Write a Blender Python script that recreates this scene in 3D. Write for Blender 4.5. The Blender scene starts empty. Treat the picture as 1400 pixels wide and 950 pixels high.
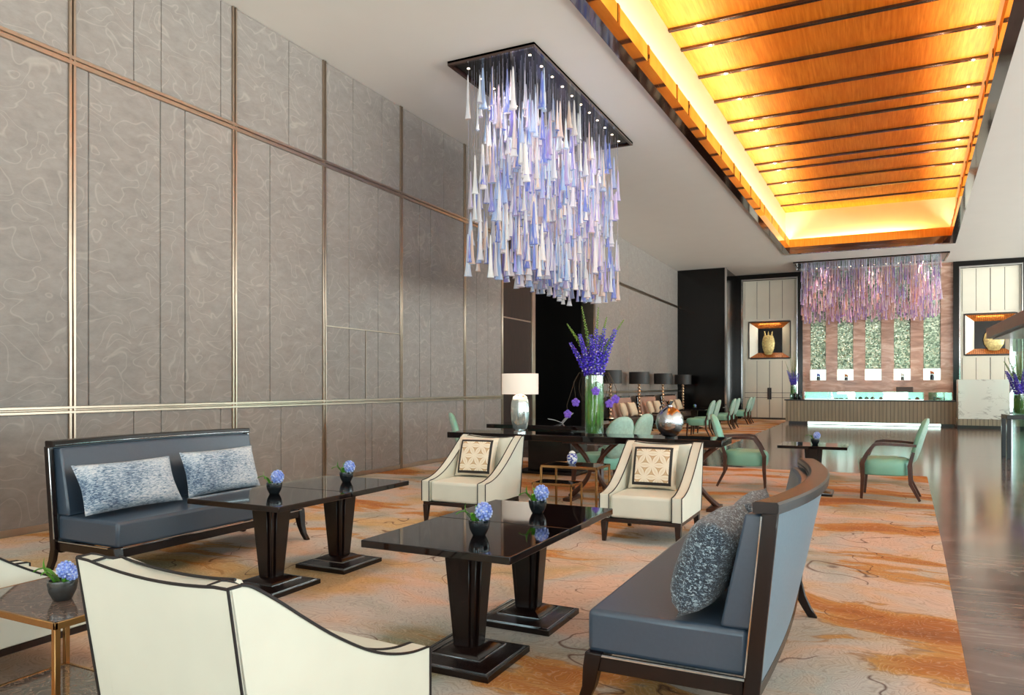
import bpy, math, random
from mathutils import Vector, Matrix
from math import sin, cos, pi, radians as R
random.seed(7)
scn = bpy.context.scene
COL = scn.collection

# ------------------------------------------------------------------ helpers
def lin(c):
    c /= 255.0
    return c / 12.92 if c <= 0.04045 else ((c + 0.055) / 1.055) ** 2.4
def C(r, g, b): return (lin(r), lin(g), lin(b), 1)

class N:
    """small node-tree writer"""
    def __init__(s, name):
        s.m = bpy.data.materials.new(name); s.m.use_nodes = True
        s.t = s.m.node_tree; s.b = s.t.nodes['Principled BSDF']; s.out = s.t.nodes['Material Output']
    def n(s, k, **kw):
        nd = s.t.nodes.new(k)
        for a, v in kw.items(): setattr(nd, a, v)
        return nd
    def l(s, a, b): s.t.links.new(a, b)
    def put(s, sock, v):
        if isinstance(v, bpy.types.NodeSocket): s.l(v, sock)
        else: sock.default_value = v
    def obj(s): return s.n('ShaderNodeTexCoord').outputs['Object']
    def mapping(s, v, scale=(1, 1, 1), rot=(0, 0, 0), loc=(0, 0, 0)):
        m = s.n('ShaderNodeMapping'); s.l(v, m.inputs[0])
        m.inputs['Scale'].default_value = scale; m.inputs['Rotation'].default_value = rot; m.inputs['Location'].default_value = loc
        return m.outputs[0]
    def noise(s, v, scale, detail=2, rough=.5, dist=0, out=0):
        n = s.n('ShaderNodeTexNoise'); s.l(v, n.inputs['Vector'])
        n.inputs['Scale'].default_value = scale; n.inputs['Detail'].default_value = detail
        n.inputs['Roughness'].default_value = rough; n.inputs['Distortion'].default_value = dist
        return n.outputs[out]
    def ramp(s, f, stops, mode='LINEAR'):
        r = s.n('ShaderNodeValToRGB'); s.put(r.inputs[0], f); e = r.color_ramp; e.interpolation = mode
        while len(e.elements) < len(stops): e.elements.new(.5)
        for el, (p, c) in zip(e.elements, stops):
            el.position = p; el.color = c if len(c) == 4 else (*c, 1)
        return r.outputs[0]
    def math(s, op, a, b=0., c=0.):
        m = s.n('ShaderNodeMath', operation=op)
        s.put(m.inputs[0], a); s.put(m.inputs[1], b); s.put(m.inputs[2], c)
        return m.outputs[0]
    def vmath(s, op, a, b):
        m = s.n('ShaderNodeVectorMath', operation=op); s.put(m.inputs[0], a); s.put(m.inputs[1], b)
        return m.outputs[0]
    def mix(s, f, a, b, blend='MIX'):
        m = s.n('ShaderNodeMix', data_type='RGBA', blend_type=blend)
        s.put(m.inputs[0], f); s.put(m.inputs[6], a); s.put(m.inputs[7], b)
        return m.outputs[2]
    def bump(s, h, strength=.2, dist=.01):
        b = s.n('ShaderNodeBump'); s.put(b.inputs['Height'], h)
        b.inputs['Strength'].default_value = strength; b.inputs['Distance'].default_value = dist
        s.l(b.outputs[0], s.b.inputs['Normal'])
    def color(s, v): s.put(s.b.inputs['Base Color'], v)
    def set(s, **kw):
        for k, v in kw.items(): s.put(s.b.inputs[k.replace('_', ' ')], v)
        return s

def mat(name, rgb, rough=.5, metal=0., spec=.5, coat=0., emit=None, estr=0., vary=.0, scale=30, bump=0.):
    a = N(name); a.set(Roughness=rough, Metallic=metal, Coat_Weight=coat); a.b.inputs['Specular IOR Level'].default_value = spec
    c = C(*rgb)
    if vary or bump:
        nz = a.noise(a.obj(), scale, 3)
        if vary:
            d = tuple(x * (1 - vary) for x in c[:3]); u = tuple(min(1, x * (1 + vary)) for x in c[:3])
            a.color(a.ramp(nz, [(.3, d), (.7, u)]))
        else: a.color(c)
        if bump: a.bump(nz, bump, .004)
    else: a.color(c)
    if emit: a.set(Emission_Color=C(*emit), Emission_Strength=estr)
    return a.m

class MB:
    def __init__(s): s.v = []; s.f = []; s.m = []; s.M = Matrix.Identity(4); s.mi = 0
    def add(s, vs, fs):
        b = len(s.v); s.v += [tuple(s.M @ Vector(v)) for v in vs]
        s.f += [[b + i for i in f] for f in fs]; s.m += [s.mi] * len(fs); return s
    def box(s, x0, x1, y0, y1, z0, z1):
        return s.frus((x0, x1, y0, y1), z0, (x0, x1, y0, y1), z1)
    def frus(s, a, z0, b, z1):
        vs = [(a[0], a[2], z0), (a[1], a[2], z0), (a[1], a[3], z0), (a[0], a[3], z0), (b[0], b[2], z1), (b[1], b[2], z1), (b[1], b[3], z1), (b[0], b[3], z1)]
        return s.add(vs, [(3, 2, 1, 0), (4, 5, 6, 7), (0, 1, 5, 4), (1, 2, 6, 5), (2, 3, 7, 6), (3, 0, 4, 7)])
    def loft(s, rings, cap=True, closed=False):
        n = len(rings[0]); vs = [p for r in rings for p in r]; fs = []
        k = len(rings)
        for i in range(k if closed else k - 1):
            i2 = (i + 1) % k
            for j in range(n):
                j2 = (j + 1) % n
                fs.append((i * n + j, i * n + j2, i2 * n + j2, i2 * n + j))
        if cap and not closed: fs += [tuple(range(n))[::-1], tuple(range((k - 1) * n, k * n))]
        return s.add(vs, fs)
    def tube(s, pts, r, n=8, closed=False, flat=None):
        pts = [Vector(p) for p in pts]; k = len(pts); rings = []
        rr = r if isinstance(r, (list, tuple)) else [r] * k
        up = None
        for i, p in enumerate(pts):
            t = (pts[(i + 1) % k] - pts[i - 1]) if closed else (pts[min(i + 1, k - 1)] - pts[max(i - 1, 0)])
            t.normalize()
            if up is None: up = Vector((0, 0, 1)) if abs(t.z) < .9 else Vector((0, 1, 0))
            a = t.cross(up)
            if a.length < 1e-5: a = t.cross(Vector((1, 0, 0)))
            a.normalize(); b = a.cross(t).normalized(); up = b
            rings.append([tuple(p + rr[i] * (cos(2 * pi * (j + .5) / n) * a + sin(2 * pi * (j + .5) / n) * b * (flat or 1))) for j in range(n)])
        return s.loft(rings, closed=closed)
    def lathe(s, prof, n=24, cx=0, cy=0, rot=0):
        rings = [[(cx + r * cos(2 * pi * j / n + rot), cy + r * sin(2 * pi * j / n + rot), z) for j in range(n)] for r, z in prof]
        return s.loft(rings)
    def prism(s, poly, axis, a, b):
        def pt(p, t): return {'x': (t, p[0], p[1]), 'y': (p[0], t, p[1]), 'z': (p[0], p[1], t)}[axis]
        return s.loft([[pt(p, a) for p in poly], [pt(p, b) for p in poly]])
    def ball(s, c, r, n=8, k=5):
        if not isinstance(r, (list, tuple)): r = (r, r, r)
        rings = []
        for i in range(k + 1):
            t = -pi / 2 + pi * (i if 0 < i < k else (i + (.04 if i == 0 else -.04))) / k
            rings.append([(c[0] + r[0] * cos(t) * cos(2 * pi * j / n), c[1] + r[1] * cos(t) * sin(2 * pi * j / n), c[2] + r[2] * sin(t)) for j in range(n)])
        return s.loft(rings)

def obj(name, mb, m, parent=None, bevel=0, seg=2, smooth=True, ang=40, sub=0):
    me = bpy.data.meshes.new(name); me.from_pydata(mb.v, [], mb.f)
    for x in (m if isinstance(m, (list, tuple)) else [m]): me.materials.append(x)
    me.polygons.foreach_set('material_index', mb.m)
    import bmesh
    bm = bmesh.new(); bm.from_mesh(me); bmesh.ops.recalc_face_normals(bm, faces=bm.faces); bm.to_mesh(me); bm.free()
    if smooth:
        me.polygons.foreach_set('use_smooth', [True] * len(me.polygons)); me.set_sharp_from_angle(angle=R(ang))
    o = bpy.data.objects.new(name, me); COL.objects.link(o)
    if parent: o.parent = parent
    if bevel:
        b = o.modifiers.new('bevel', 'BEVEL'); b.width = bevel; b.segments = seg; b.limit_method = 'ANGLE'; b.angle_limit = R(35); b.harden_normals = False
    if sub:
        u = o.modifiers.new('sub', 'SUBSURF'); u.levels = sub; u.render_levels = sub
    return o
def tag(o, label, cat, group=None, kind=None):
    o['label'] = label; o['category'] = cat
    if group: o['group'] = group
    if kind: o['kind'] = kind
    return o
def thing(name, label, cat, loc=(0, 0, 0), rz=0., group=None):
    o = bpy.data.objects.new(name, None); COL.objects.link(o); o.empty_display_size = .1
    o.location = loc; o.rotation_euler = (0, 0, rz)
    return tag(o, label, cat, group)
def struct(name, mb, m, parent=None, **kw):
    o = obj(name, mb, m, parent, **kw)
    if not parent: o['kind'] = 'structure'
    return o
def dup(root, loc, rz, label, group=None):
    r = root.copy(); COL.objects.link(r); r.location = loc; r.rotation_euler = (0, 0, rz); r['label'] = label
    if group: r['group'] = group
    for ch in list(root.children):
        c = ch.copy(); COL.objects.link(c); c.parent = r
        for g in list(ch.children):
            d = g.copy(); COL.objects.link(d); d.parent = c
    return r

RZ = .01                      # top of the carpets
HC = 5.79                     # ceiling height
XW = -6.75                    # face of the fabric wall
YB = 30.8                     # back wall

# ------------------------------------------------------------------ materials
def m_carpet():
    a = N('carpet_wool'); p = a.obj()
    w = a.noise(p, .45, 4, .55, out=1)
    w = a.vmath('MULTIPLY', a.vmath('SUBTRACT', w, (.5, .5, .5)), (1.9, 1.5, 0))
    p2 = a.vmath('ADD', p, w)
    sep = a.n('ShaderNodeSeparateXYZ'); a.l(p, sep.inputs[0])
    base = a.ramp(a.noise(p2, .5, 3, .5), [(.36, C(128, 138, 122)), (.42, C(174, 176, 170)), (.465, C(194, 188, 182)), (.505, C(214, 182, 162)), (.535, C(198, 186, 178)), (.575, C(182, 180, 172)), (.61, C(206, 176, 152)), (.66, C(136, 148, 128))])
    gold = a.ramp(a.math('MULTIPLY_ADD', sep.outputs[0], -.016, a.noise(a.mapping(p2, (.7, 1.1, 1), loc=(3, 7, 0)), .7, 3, .55)), [(.57, (0, 0, 0)), (.68, (1, 1, 1))])
    base = a.mix(a.math('MULTIPLY', gold, .75), base, C(208, 164, 98))
    on = a.noise(a.mapping(p2, (.40, 1.25, 1), rot=(0, 0, .25), loc=(11, 2.4, 0)), .95, 5, .58)
    on = a.math('MULTIPLY_ADD', sep.outputs[1], .004, a.math('SUBTRACT', on, .012))
    on = a.math('MULTIPLY_ADD', a.math('MAXIMUM', a.math('ADD', sep.outputs[0], 1.6), 0.), .022, on)
    om = a.ramp(on, [(.585, (0, 0, 0)), (.60, (1, 1, 1))])
    oc = a.ramp(on, [(.59, C(204, 154, 84)), (.625, C(190, 120, 48)), (.68, C(172, 98, 34)), (.78, C(146, 78, 28))])
    base = a.mix(a.math('MULTIPLY', om, .92), base, oc)
    ed = a.ramp(a.math('ABSOLUTE', a.math('SUBTRACT', on, .592)), [(.002, (1, 1, 1)), (.006, (0, 0, 0))])
    base = a.mix(a.math('MULTIPLY', ed, .5), base, C(120, 62, 30))
    soft = a.ramp(on, [(.50, (0, 0, 0)), (.585, (1, 1, 1))])
    base = a.mix(a.math('MULTIPLY', a.math('SUBTRACT', soft, om), .30), base, C(206, 150, 84))
    fine = a.math('FRACT', a.math('MULTIPLY', a.noise(p2, 2.2, 4, .55), 30.))
    lm = a.ramp(a.math('ABSOLUTE', a.math('SUBTRACT', fine, .5)), [(.0, (1, 1, 1)), (.16, (0, 0, 0))])
    base = a.mix(a.math('MULTIPLY', lm, .30), base, C(120, 92, 76))
    pale = a.ramp(a.math('ABSOLUTE', a.math('SUBTRACT', fine, .86)), [(.0, (1, 1, 1)), (.12, (0, 0, 0))])
    base = a.mix(a.math('MULTIPLY', pale, .22), base, C(236, 222, 206))
    n4 = a.noise(a.mapping(p, loc=(5, 1, 0)), 1.05, 3, .42, .3)
    dm = a.ramp(a.math('ABSOLUTE', a.math('SUBTRACT', n4, .5)), [(.0022, (1, 1, 1)), (.0036, (0, 0, 0))])
    gate = a.ramp(a.noise(p, 1.1, 2), [(.43, (0, 0, 0)), (.46, (1, 1, 1))])
    base = a.mix(a.math('MULTIPLY', a.math('MULTIPLY', dm, gate), .85), base, C(84, 44, 36))
    pile = a.noise(p, 90, 2)
    base = a.mix(.22, base, a.mix(pile, C(60, 50, 45), C(255, 250, 240)), 'SOFT_LIGHT')
    a.color(base); a.set(Roughness=.92); a.b.inputs['Specular IOR Level'].default_value = .15
    a.bump(pile, .35, .006); return a.m

def m_marble():
    a = N('floor_marble'); p = a.obj()
    n1 = a.noise(a.mapping(p, (.5, 1.6, 1), rot=(0, 0, .15)), 1.3, 6, .62, .8)
    c = a.ramp(n1, [(.32, C(76, 58, 53)), (.5, C(104, 82, 76)), (.62, C(126, 102, 95)), (.75, C(96, 77, 71))])
    v = a.noise(a.mapping(p, (.45, 1.9, 1), rot=(0, 0, .2), loc=(4, 9, 0)), .9, 7, .6, 1.2)
    vm = a.ramp(a.math('ABSOLUTE', a.math('SUBTRACT', v, .5)), [(.0, (1, 1, 1)), (.014, (0, 0, 0))])
    c = a.mix(a.math('MULTIPLY', vm, .5), c, C(168, 150, 134))
    br = a.n('ShaderNodeTexBrick'); a.l(p, br.inputs[0]); br.offset = 0
    br.inputs['Scale'].default_value = 1.; br.inputs['Brick Width'].default_value = 1.2; br.inputs['Row Height'].default_value = 1.2
    br.inputs['Mortar Size'].default_value = .003; br.inputs['Mortar Smooth'].default_value = 0
    c = a.mix(a.math('MULTIPLY', br.outputs['Fac'], .5), c, C(30, 26, 24))
    a.color(c); a.set(Roughness=.13); a.b.inputs['Specular IOR Level'].default_value = .5
    return a.m

def m_fabric_wall():
    a = N('wall_fabric'); p = a.obj()
    w = a.vmath('MULTIPLY', a.vmath('SUBTRACT', a.noise(p, 2.2, 1, out=1), (.5, .5, .5)), (.0, .55, .55))
    p2 = a.vmath('ADD', p, w)
    n1 = a.noise(a.mapping(p2, (1, 1, 1.5)), 2.6, 1, .4)
    ln = a.ramp(a.math('ABSOLUTE', a.math('SUBTRACT', a.math('FRACT', a.math('MULTIPLY', n1, 7.)), .5)), [(.0, (1, 1, 1)), (.085, (0, 0, 0))])
    g = a.noise(a.mapping(p, (1, 1, 2), rot=(.5, 0, 0)), 6, 4, .65)
    c = a.ramp(g, [(.3, C(131, 124, 120)), (.7, C(147, 140, 135))])
    c = a.mix(a.math('MULTIPLY', ln, .42), c, C(178, 170, 160))
    weave = a.noise(a.mapping(p, (1, 3, 1)), 160, 2)
    c = a.mix(.3, c, a.mix(weave, C(70, 70, 70), C(210, 210, 210)), 'SOFT_LIGHT')
    a.color(c); a.set(Roughness=.55, Sheen_Weight=.15); a.b.inputs['Specular IOR Level'].default_value = .45
    a.bump(a.math('ADD', a.math('MULTIPLY', ln, .5), weave), .15, .004); return a.m

def m_wood(name, dark, light, rough=.15, axis=(6, 6, .5), spec=.5, coat=0.):
    a = N(name); p = a.obj()
    n = a.noise(a.mapping(p, axis), 5, 5, .6, .4)
    a.color(a.ramp(n, [(.35, C(*dark)), (.65, C(*light))])); a.set(Roughness=rough, Coat_Weight=coat)
    a.b.inputs['Specular IOR Level'].default_value = spec
    return a.m

def m_thin_glass(name, tint, refl=.12, rough=.02):
    a = N(name); t = a.n('ShaderNodeBsdfTransparent'); t.inputs[0].default_value = C(*tint)
    g = a.n('ShaderNodeBsdfGlossy'); g.inputs['Roughness'].default_value = rough
    lw = a.n('ShaderNodeLayerWeight'); lw.inputs[0].default_value = .25
    f = a.math('ADD', a.math('MULTIPLY', lw.outputs['Facing'], .45), refl)
    mx = a.n('ShaderNodeMixShader'); a.l(f, mx.inputs[0]); a.l(t.outputs[0], mx.inputs[1]); a.l(g.outputs[0], mx.inputs[2])
    a.l(mx.outputs[0], a.out.inputs[0]); return a.m

def m_drop(name, cols, transp=.16):
    """blown coloured glass; every drop takes one colour of the set, with a milky foot"""
    a = N(name); geo = a.n('ShaderNodeNewGeometry'); oi = a.n('ShaderNodeObjectInfo')
    rnd = a.math('FRACT', a.math('ADD', geo.outputs['Random Per Island'], oi.outputs['Random']))
    k = len(cols); c = a.ramp(rnd, [(i / k, C(*q)) for i, q in enumerate(cols)], 'CONSTANT')
    st = a.noise(a.mapping(a.obj(), (60, 60, 3)), 1., 2)
    c = a.mix(a.ramp(st, [(.5, (0, 0, 0)), (.72, (1, 1, 1))]), c, C(250, 250, 250))
    a.color(c); a.set(Roughness=.12, Coat_Weight=.4); a.b.inputs['Specular IOR Level'].default_value = .8
    tl = a.n('ShaderNodeBsdfTranslucent'); a.l(c, tl.inputs[0])
    m1 = a.n('ShaderNodeMixShader'); m1.inputs[0].default_value = .40
    a.l(a.b.outputs[0], m1.inputs[1]); a.l(tl.outputs[0], m1.inputs[2])
    tr = a.n('ShaderNodeBsdfTransparent'); a.l(a.mix(.5, c, (1, 1, 1, 1)), tr.inputs[0])
    m2 = a.n('ShaderNodeMixShader'); m2.inputs[0].default_value = transp
    a.l(m1.outputs[0], m2.inputs[1]); a.l(tr.outputs[0], m2.inputs[2]); a.l(m2.outputs[0], a.out.inputs[0]); return a.m

def m_mottle():
    a = N('mottled_chenille'); p = a.obj()
    f = a.noise(a.mapping(p, (22, 50, 100)), 1.5, 4, .6, .8)
    big = a.noise(p, 3.2, 2)
    s = a.math('ADD', a.math('MULTIPLY', f, .75), a.math('MULTIPLY', big, .55))
    a.color(a.ramp(s, [(.50, C(44, 66, 98)), (.58, C(104, 132, 160)), (.67, C(182, 196, 210)), (.77, C(222, 224, 228))]))
    a.set(Roughness=.6, Sheen_Weight=.4); a.bump(f, .6, .012); return a.m
def m_mottle_dark():
    a = N('mottled_dark_chenille'); p = a.obj()
    f = a.noise(a.mapping(p, (40, 60, 110)), 1.3, 4, .6, 1.2)
    a.color(a.ramp(f, [(.46, C(28, 40, 54)), (.54, C(60, 84, 104)), (.62, C(186, 206, 216))]))
    a.set(Roughness=.6, Sheen_Weight=.3); a.bump(f, .6, .012); return a.m

def m_petal():
    a = N('petal_print'); p = a.obj(); sp = a.n('ShaderNodeSeparateXYZ'); a.l(p, sp.inputs[0])
    x, z = sp.outputs[0], sp.outputs[2]; zc = a.math('SUBTRACT', z, .20); L_ = .125; best = None
    for d in (0, 60, 120):
        tx, tz = cos(R(d)), sin(R(d))
        al = a.math('ADD', a.math('MULTIPLY', x, tx / L_), a.math('MULTIPLY', zc, tz / L_))
        ac_ = a.math('ADD', a.math('MULTIPLY', x, -tz / L_ / .866), a.math('MULTIPLY', zc, tx / L_ / .866))
        ix = a.math('ROUND', ac_); du = a.math('ABSOLUTE', a.math('SUBTRACT', ac_, ix))
        v = a.math('SINE', a.math('MULTIPLY', a.math('MULTIPLY_ADD', ix, .5, al), pi))
        pt = a.math('SUBTRACT', a.math('MULTIPLY', a.math('ABSOLUTE', v), .20), du)
        best = pt if best is None else a.math('MAXIMUM', best, pt)
    inner = a.ramp(a.math('ADD', best, .5), [(.40, C(208, 176, 138)), (.485, C(190, 154, 112)), (.51, C(240, 228, 208)), (.70, C(226, 206, 178))])
    ax = a.math('ABSOLUTE', x); az = a.math('ABSOLUTE', a.math('SUBTRACT', z, .20))
    e = a.math('MAXIMUM', ax, az)
    col = a.ramp(e, [(.0, (0, 0, 0)), (.150, (0, 0, 0)), (.1505, (1, 1, 1)), (.172, (1, 1, 1)), (.1725, (0, 0, 0))])
    edge = a.math('GREATER_THAN', e, .172)
    inner = a.mix(edge, inner, C(226, 212, 190))
    a.color(a.mix(col, inner, C(26, 18, 18))); a.set(Roughness=.7, Sheen_Weight=.2); return a.m

def m_white_marble():
    a = N('veined_white_marble'); p = a.obj()
    v = a.noise(a.mapping(p, (.6, .6, 1.3), rot=(0, .5, 0)), 1.5, 6, .6, 1.4)
    m = a.ramp(a.math('ABSOLUTE', a.math('SUBTRACT', v, .52)), [(.0, (1, 1, 1)), (.022, (0, 0, 0))])
    a.color(a.mix(a.math('MULTIPLY', a.math('MULTIPLY', m, a.ramp(a.noise(p, 1.2, 2), [(.45, (0, 0, 0)), (.6, (1, 1, 1))])), .8), C(226, 230, 222), C(104, 104, 96))); a.set(Roughness=.12); return a.m
def m_mosaic():
    a = N('green_mosaic'); p = a.obj(); vo = a.n('ShaderNodeTexVoronoi'); a.l(p, vo.inputs[0]); vo.inputs['Scale'].default_value = 20
    sp = a.n('ShaderNodeSeparateColor'); a.l(vo.outputs['Color'], sp.inputs[0])
    a.color(a.ramp(sp.outputs[0], [(.0, C(84, 106, 88)), (.45, C(140, 164, 138)), (.8, C(196, 214, 188)), (1., C(226, 236, 214))]))
    a.set(Roughness=a.math('MULTIPLY', sp.outputs[1], .35), Metallic=.35); a.bump(vo.outputs['Distance'], .5, .01); return a.m
def m_stone():
    a = N('bronze_stone'); p = a.obj()
    n = a.noise(a.mapping(p, (.5, .5, 2.2), rot=(0, .25, 0)), 2.2, 6, .6, 1.)
    a.color(a.ramp(n, [(.3, C(150, 110, 93)), (.5, C(188, 146, 126)), (.7, C(220, 188, 170))])); a.set(Roughness=.16); return a.m
def m_reeded(name, dark, light, freq, axis=0, rough=.4):
    a = N(name); p = a.obj(); sp = a.n('ShaderNodeSeparateXYZ'); a.l(p, sp.inputs[0])
    f = a.math('FRACT', a.math('MULTIPLY', sp.outputs[axis], freq))
    h = a.math('ABSOLUTE', a.math('SUBTRACT', f, .5))
    nz = a.noise(a.mapping(p, (25, 25, 1)), 1, 3)
    c = a.mix(a.math('GREATER_THAN', h, .40), a.ramp(nz, [(.35, C(*dark)), (.65, C(*light))]), C(*[q * .78 for q in dark]))
    a.color(c); a.set(Roughness=rough); a.bump(h, .4, .01); return a.m
def m_veneer():
    a = N('orange_veneer'); p = a.obj()
    n = a.noise(a.mapping(p, (26, 1.0, 1)), 1.6, 4, .6)
    b = a.noise(a.mapping(p, (1.5, .7, 1)), 1., 2)
    c = a.ramp(n, [(.3, C(222, 136, 34)), (.7, C(250, 176, 66))])
    c = a.mix(a.math('MULTIPLY', a.ramp(b, [(.35, (0, 0, 0)), (.7, (1, 1, 1))]), .30), c, C(218, 126, 30))
    a.color(c); a.set(Roughness=.5); a.b.inputs['Specular IOR Level'].default_value = .15; return a.m
def m_leather(name, rgb, rough=.42):
    a = N(name); p = a.obj(); n = a.noise(p, 220, 2); b = a.noise(p, 5, 2)
    c = C(*rgb); a.color(a.ramp(b, [(.3, tuple(q * .95 for q in c[:3])), (.7, c)])); a.set(Roughness=rough); a.bump(n, .06, .002); return a.m
def m_silver():
    a = N('hammered_silver'); p = a.obj(); vo = a.noise(p, 26, 2); s2 = a.noise(a.mapping(p, (1, 1, .3)), 9, 3)
    a.color(a.ramp(s2, [(.3, C(150, 152, 158)), (.7, C(214, 214, 216))])); a.set(Metallic=1., Roughness=.2); a.bump(vo, .25, .01); return a.m

M = {}
M['carpet'] = m_carpet(); M['marble'] = m_marble(); M['wallfab'] = m_fabric_wall()
M['paint'] = mat('ceiling_paint', (236, 232, 226), .6, vary=.01, scale=2)
M['cream_wall'] = mat('cream_plaster', (246, 226, 190), .6, vary=.015, scale=3)
M['bronze'] = mat('bronze_trim', (178, 162, 146), .3, 1., vary=.06, scale=8)
M['darkbronze'] = m_wood('polished_dark_trim', (30, 14, 10), (62, 34, 24), .08, (8, .6, 8), .8, .5)
M['wood'] = m_wood('dark_lacquered_wood', (16, 8, 7), (34, 18, 14), .26, (18, 18, 1.2), .4)
M['woodtop'] = m_wood('polished_table_top', (16, 9, 9), (28, 16, 15), .05, (14, 1.2, 8), .35, .15)
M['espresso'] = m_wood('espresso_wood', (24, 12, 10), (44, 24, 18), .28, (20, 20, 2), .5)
M['portal'] = m_wood('portal_timber', (26, 13, 10), (48, 27, 20), .5, (10, 10, .6), .25)
M['walnut'] = m_wood('walnut_legs', (50, 25, 15), (84, 44, 27), .3, (16, 16, 2))
M['black'] = mat('black_lacquer', (9, 7, 7), .16, 0, .35, 0, vary=.1, scale=3)
M['void'] = mat('dark_recess', (12, 10, 10), .35, vary=.1, scale=3)
M['veneer'] = m_veneer()
M['cream'] = m_leather('cream_leather', (224, 224, 210))
M['piping'] = mat('black_piping', (22, 16, 18), .5, vary=.1)
M['navy'] = mat('slate_blue_satin', (58, 73, 90), .30, 0, .8, vary=.05, scale=70, bump=.05)
M['navy_daylit'] = mat('daylit_slate_satin', (112, 132, 146), .45, 0, .4, vary=.04, scale=70, bump=.05)  # slate satin with window light on the settee backs painted in
M['mauve'] = mat('rose_taupe_fabric', (176, 138, 122), .6, vary=.05, scale=60)
M['brownfab'] = mat('dark_brown_fabric', (70, 52, 48), .45, vary=.05, scale=60)
M['chrome'] = mat('polished_chrome', (206, 208, 210), .1, 1., vary=.03)
M['brass'] = mat('aged_brass', (178, 136, 88), .25, 1., vary=.06, scale=20)
M['mint'] = m_leather('mint_leather', (134, 192, 170), .4)
M['mintprint'] = mat('mint_patterned_back', (164, 196, 182), .5, vary=.12, scale=28)
M['mottle'] = m_mottle(); M['mottledark'] = m_mottle_dark(); M['petal'] = m_petal()
M['ivory'] = mat('ivory_cushion', (236, 214, 184), .7, vary=.06, scale=30)
M['silver'] = m_silver()
M['glass'] = m_thin_glass('clear_glass', (238, 248, 244)); M['greenglass'] = m_thin_glass('pale_green_glass', (206, 236, 226), .16)
M['leafgreen'] = mat('leaf_green', (84, 150, 40), .4, vary=.3, scale=14)
M['spire'] = mat('green_buds', (112, 142, 52), .5, vary=.25, scale=60)
def m_isl(name, stops):
    a = N(name); g_ = a.n('ShaderNodeNewGeometry'); a.color(a.ramp(g_.outputs['Random Per Island'], stops, 'CONSTANT')); a.set(Roughness=.5); return a.m
M['purple'] = m_isl('delphinium_purple', [(0, C(58, 40, 190)), (.3, C(84, 58, 214)), (.6, C(70, 44, 170)), (.8, C(110, 84, 226)), (.9, C(214, 206, 240))])
M['orchid'] = mat('orchid_violet', (128, 92, 214), .5, vary=.2, scale=50)
M['hyacinth'] = m_isl('hyacinth_blue', [(0, C(120, 144, 222)), (.3, C(150, 172, 236)), (.55, C(176, 194, 242)), (.8, C(206, 216, 246)), (.92, C(104, 118, 206))])
M['pot'] = mat('smoked_glass_pot', (30, 36, 40), .08, .3, .7, .5, vary=.1)
M['pewter'] = mat('pewter_pot', (104, 110, 112), .25, .9, vary=.08)
M['twig'] = mat('curly_twig', (60, 48, 34), .6, vary=.1)
M['stone'] = m_stone(); M['mosaic'] = m_mosaic(); M['whitemarble'] = m_white_marble()
M['counter'] = m_reeded('reeded_taupe_front', (142, 133, 112), (158, 148, 126), 9, 0)
M['cabinet'] = mat('ivory_lacquer', (232, 228, 212), .35, vary=.02, scale=3)
M['reed'] = m_reeded('reeded_orange_lining', (168, 88, 34), (214, 130, 62), 16, 0, .3)
M['gold'] = mat('gilded_openwork', (240, 206, 140), .35, .3, vary=.35, scale=16, bump=.5)
M['shade'] = N('cream_lamp_shade').set(Base_Color=C(246, 236, 226), Roughness=.7, Emission_Color=C(255, 232, 210), Emission_Strength=.22).m
M['darkshade'] = mat('charcoal_lamp_shade', (32, 26, 25), .5, vary=.05, scale=60)
M['twist'] = mat('twisted_champagne_metal', (224, 190, 160), .2, .9, vary=.05)
M['mercury'] = mat('mercury_glass', (206, 218, 216), .12, .75, vary=.12, scale=22)
M['white'] = mat('white_lacquer', (236, 240, 238), .3, vary=.02)
M['kiosk'] = mat('canopy_mauve_grey', (126, 108, 104), .35, vary=.04, scale=4)
M['pastry'] = mat('baked_pastry', (110, 56, 40), .5, vary=.3, scale=60)
M['berry'] = mat('red_fruit_pastry', (176, 60, 56), .35, vary=.3, scale=60)
M['led_warm'] = mat('warm_led', (255, 226, 170), emit=(255, 200, 120), estr=9)
M['bulb'] = mat('halogen_lamp', (255, 240, 220), emit=(255, 226, 190), estr=9)
M['led_white'] = mat('white_led', (240, 255, 250), emit=(225, 255, 246), estr=2.6)
M['led_niche'] = mat('backlit_panel', (240, 255, 250), emit=(226, 255, 248), estr=1.5)
M['paper'] = mat('silver_paper', (200, 202, 204), .3, .3, vary=.05)
M['drop'] = m_drop('pale_blown_glass', [(250, 250, 252), (196, 218, 250), (250, 248, 248), (128, 150, 232), (244, 236, 244), (222, 238, 250), (250, 222, 202), (166, 160, 234), (250, 252, 252), (180, 210, 244), (252, 252, 252), (216, 200, 240)])
M['droppink'] = m_drop('rosy_blown_glass', [(214, 176, 206), (176, 140, 208), (238, 206, 196), (150, 120, 190), (232, 222, 240), (206, 160, 176), (186, 150, 214), (224, 176, 150), (240, 232, 240), (160, 132, 210)], .25)
M['wire'] = mat('steel_wire', (150, 150, 170), .3, .8, vary=.05)

# ------------------------------------------------------------------ setting: floor, walls, ceiling
b = MB(); b.box(-9, 13.5, -6, 32, -.2, 0); struct('floor', b, M['marble'])

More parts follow.
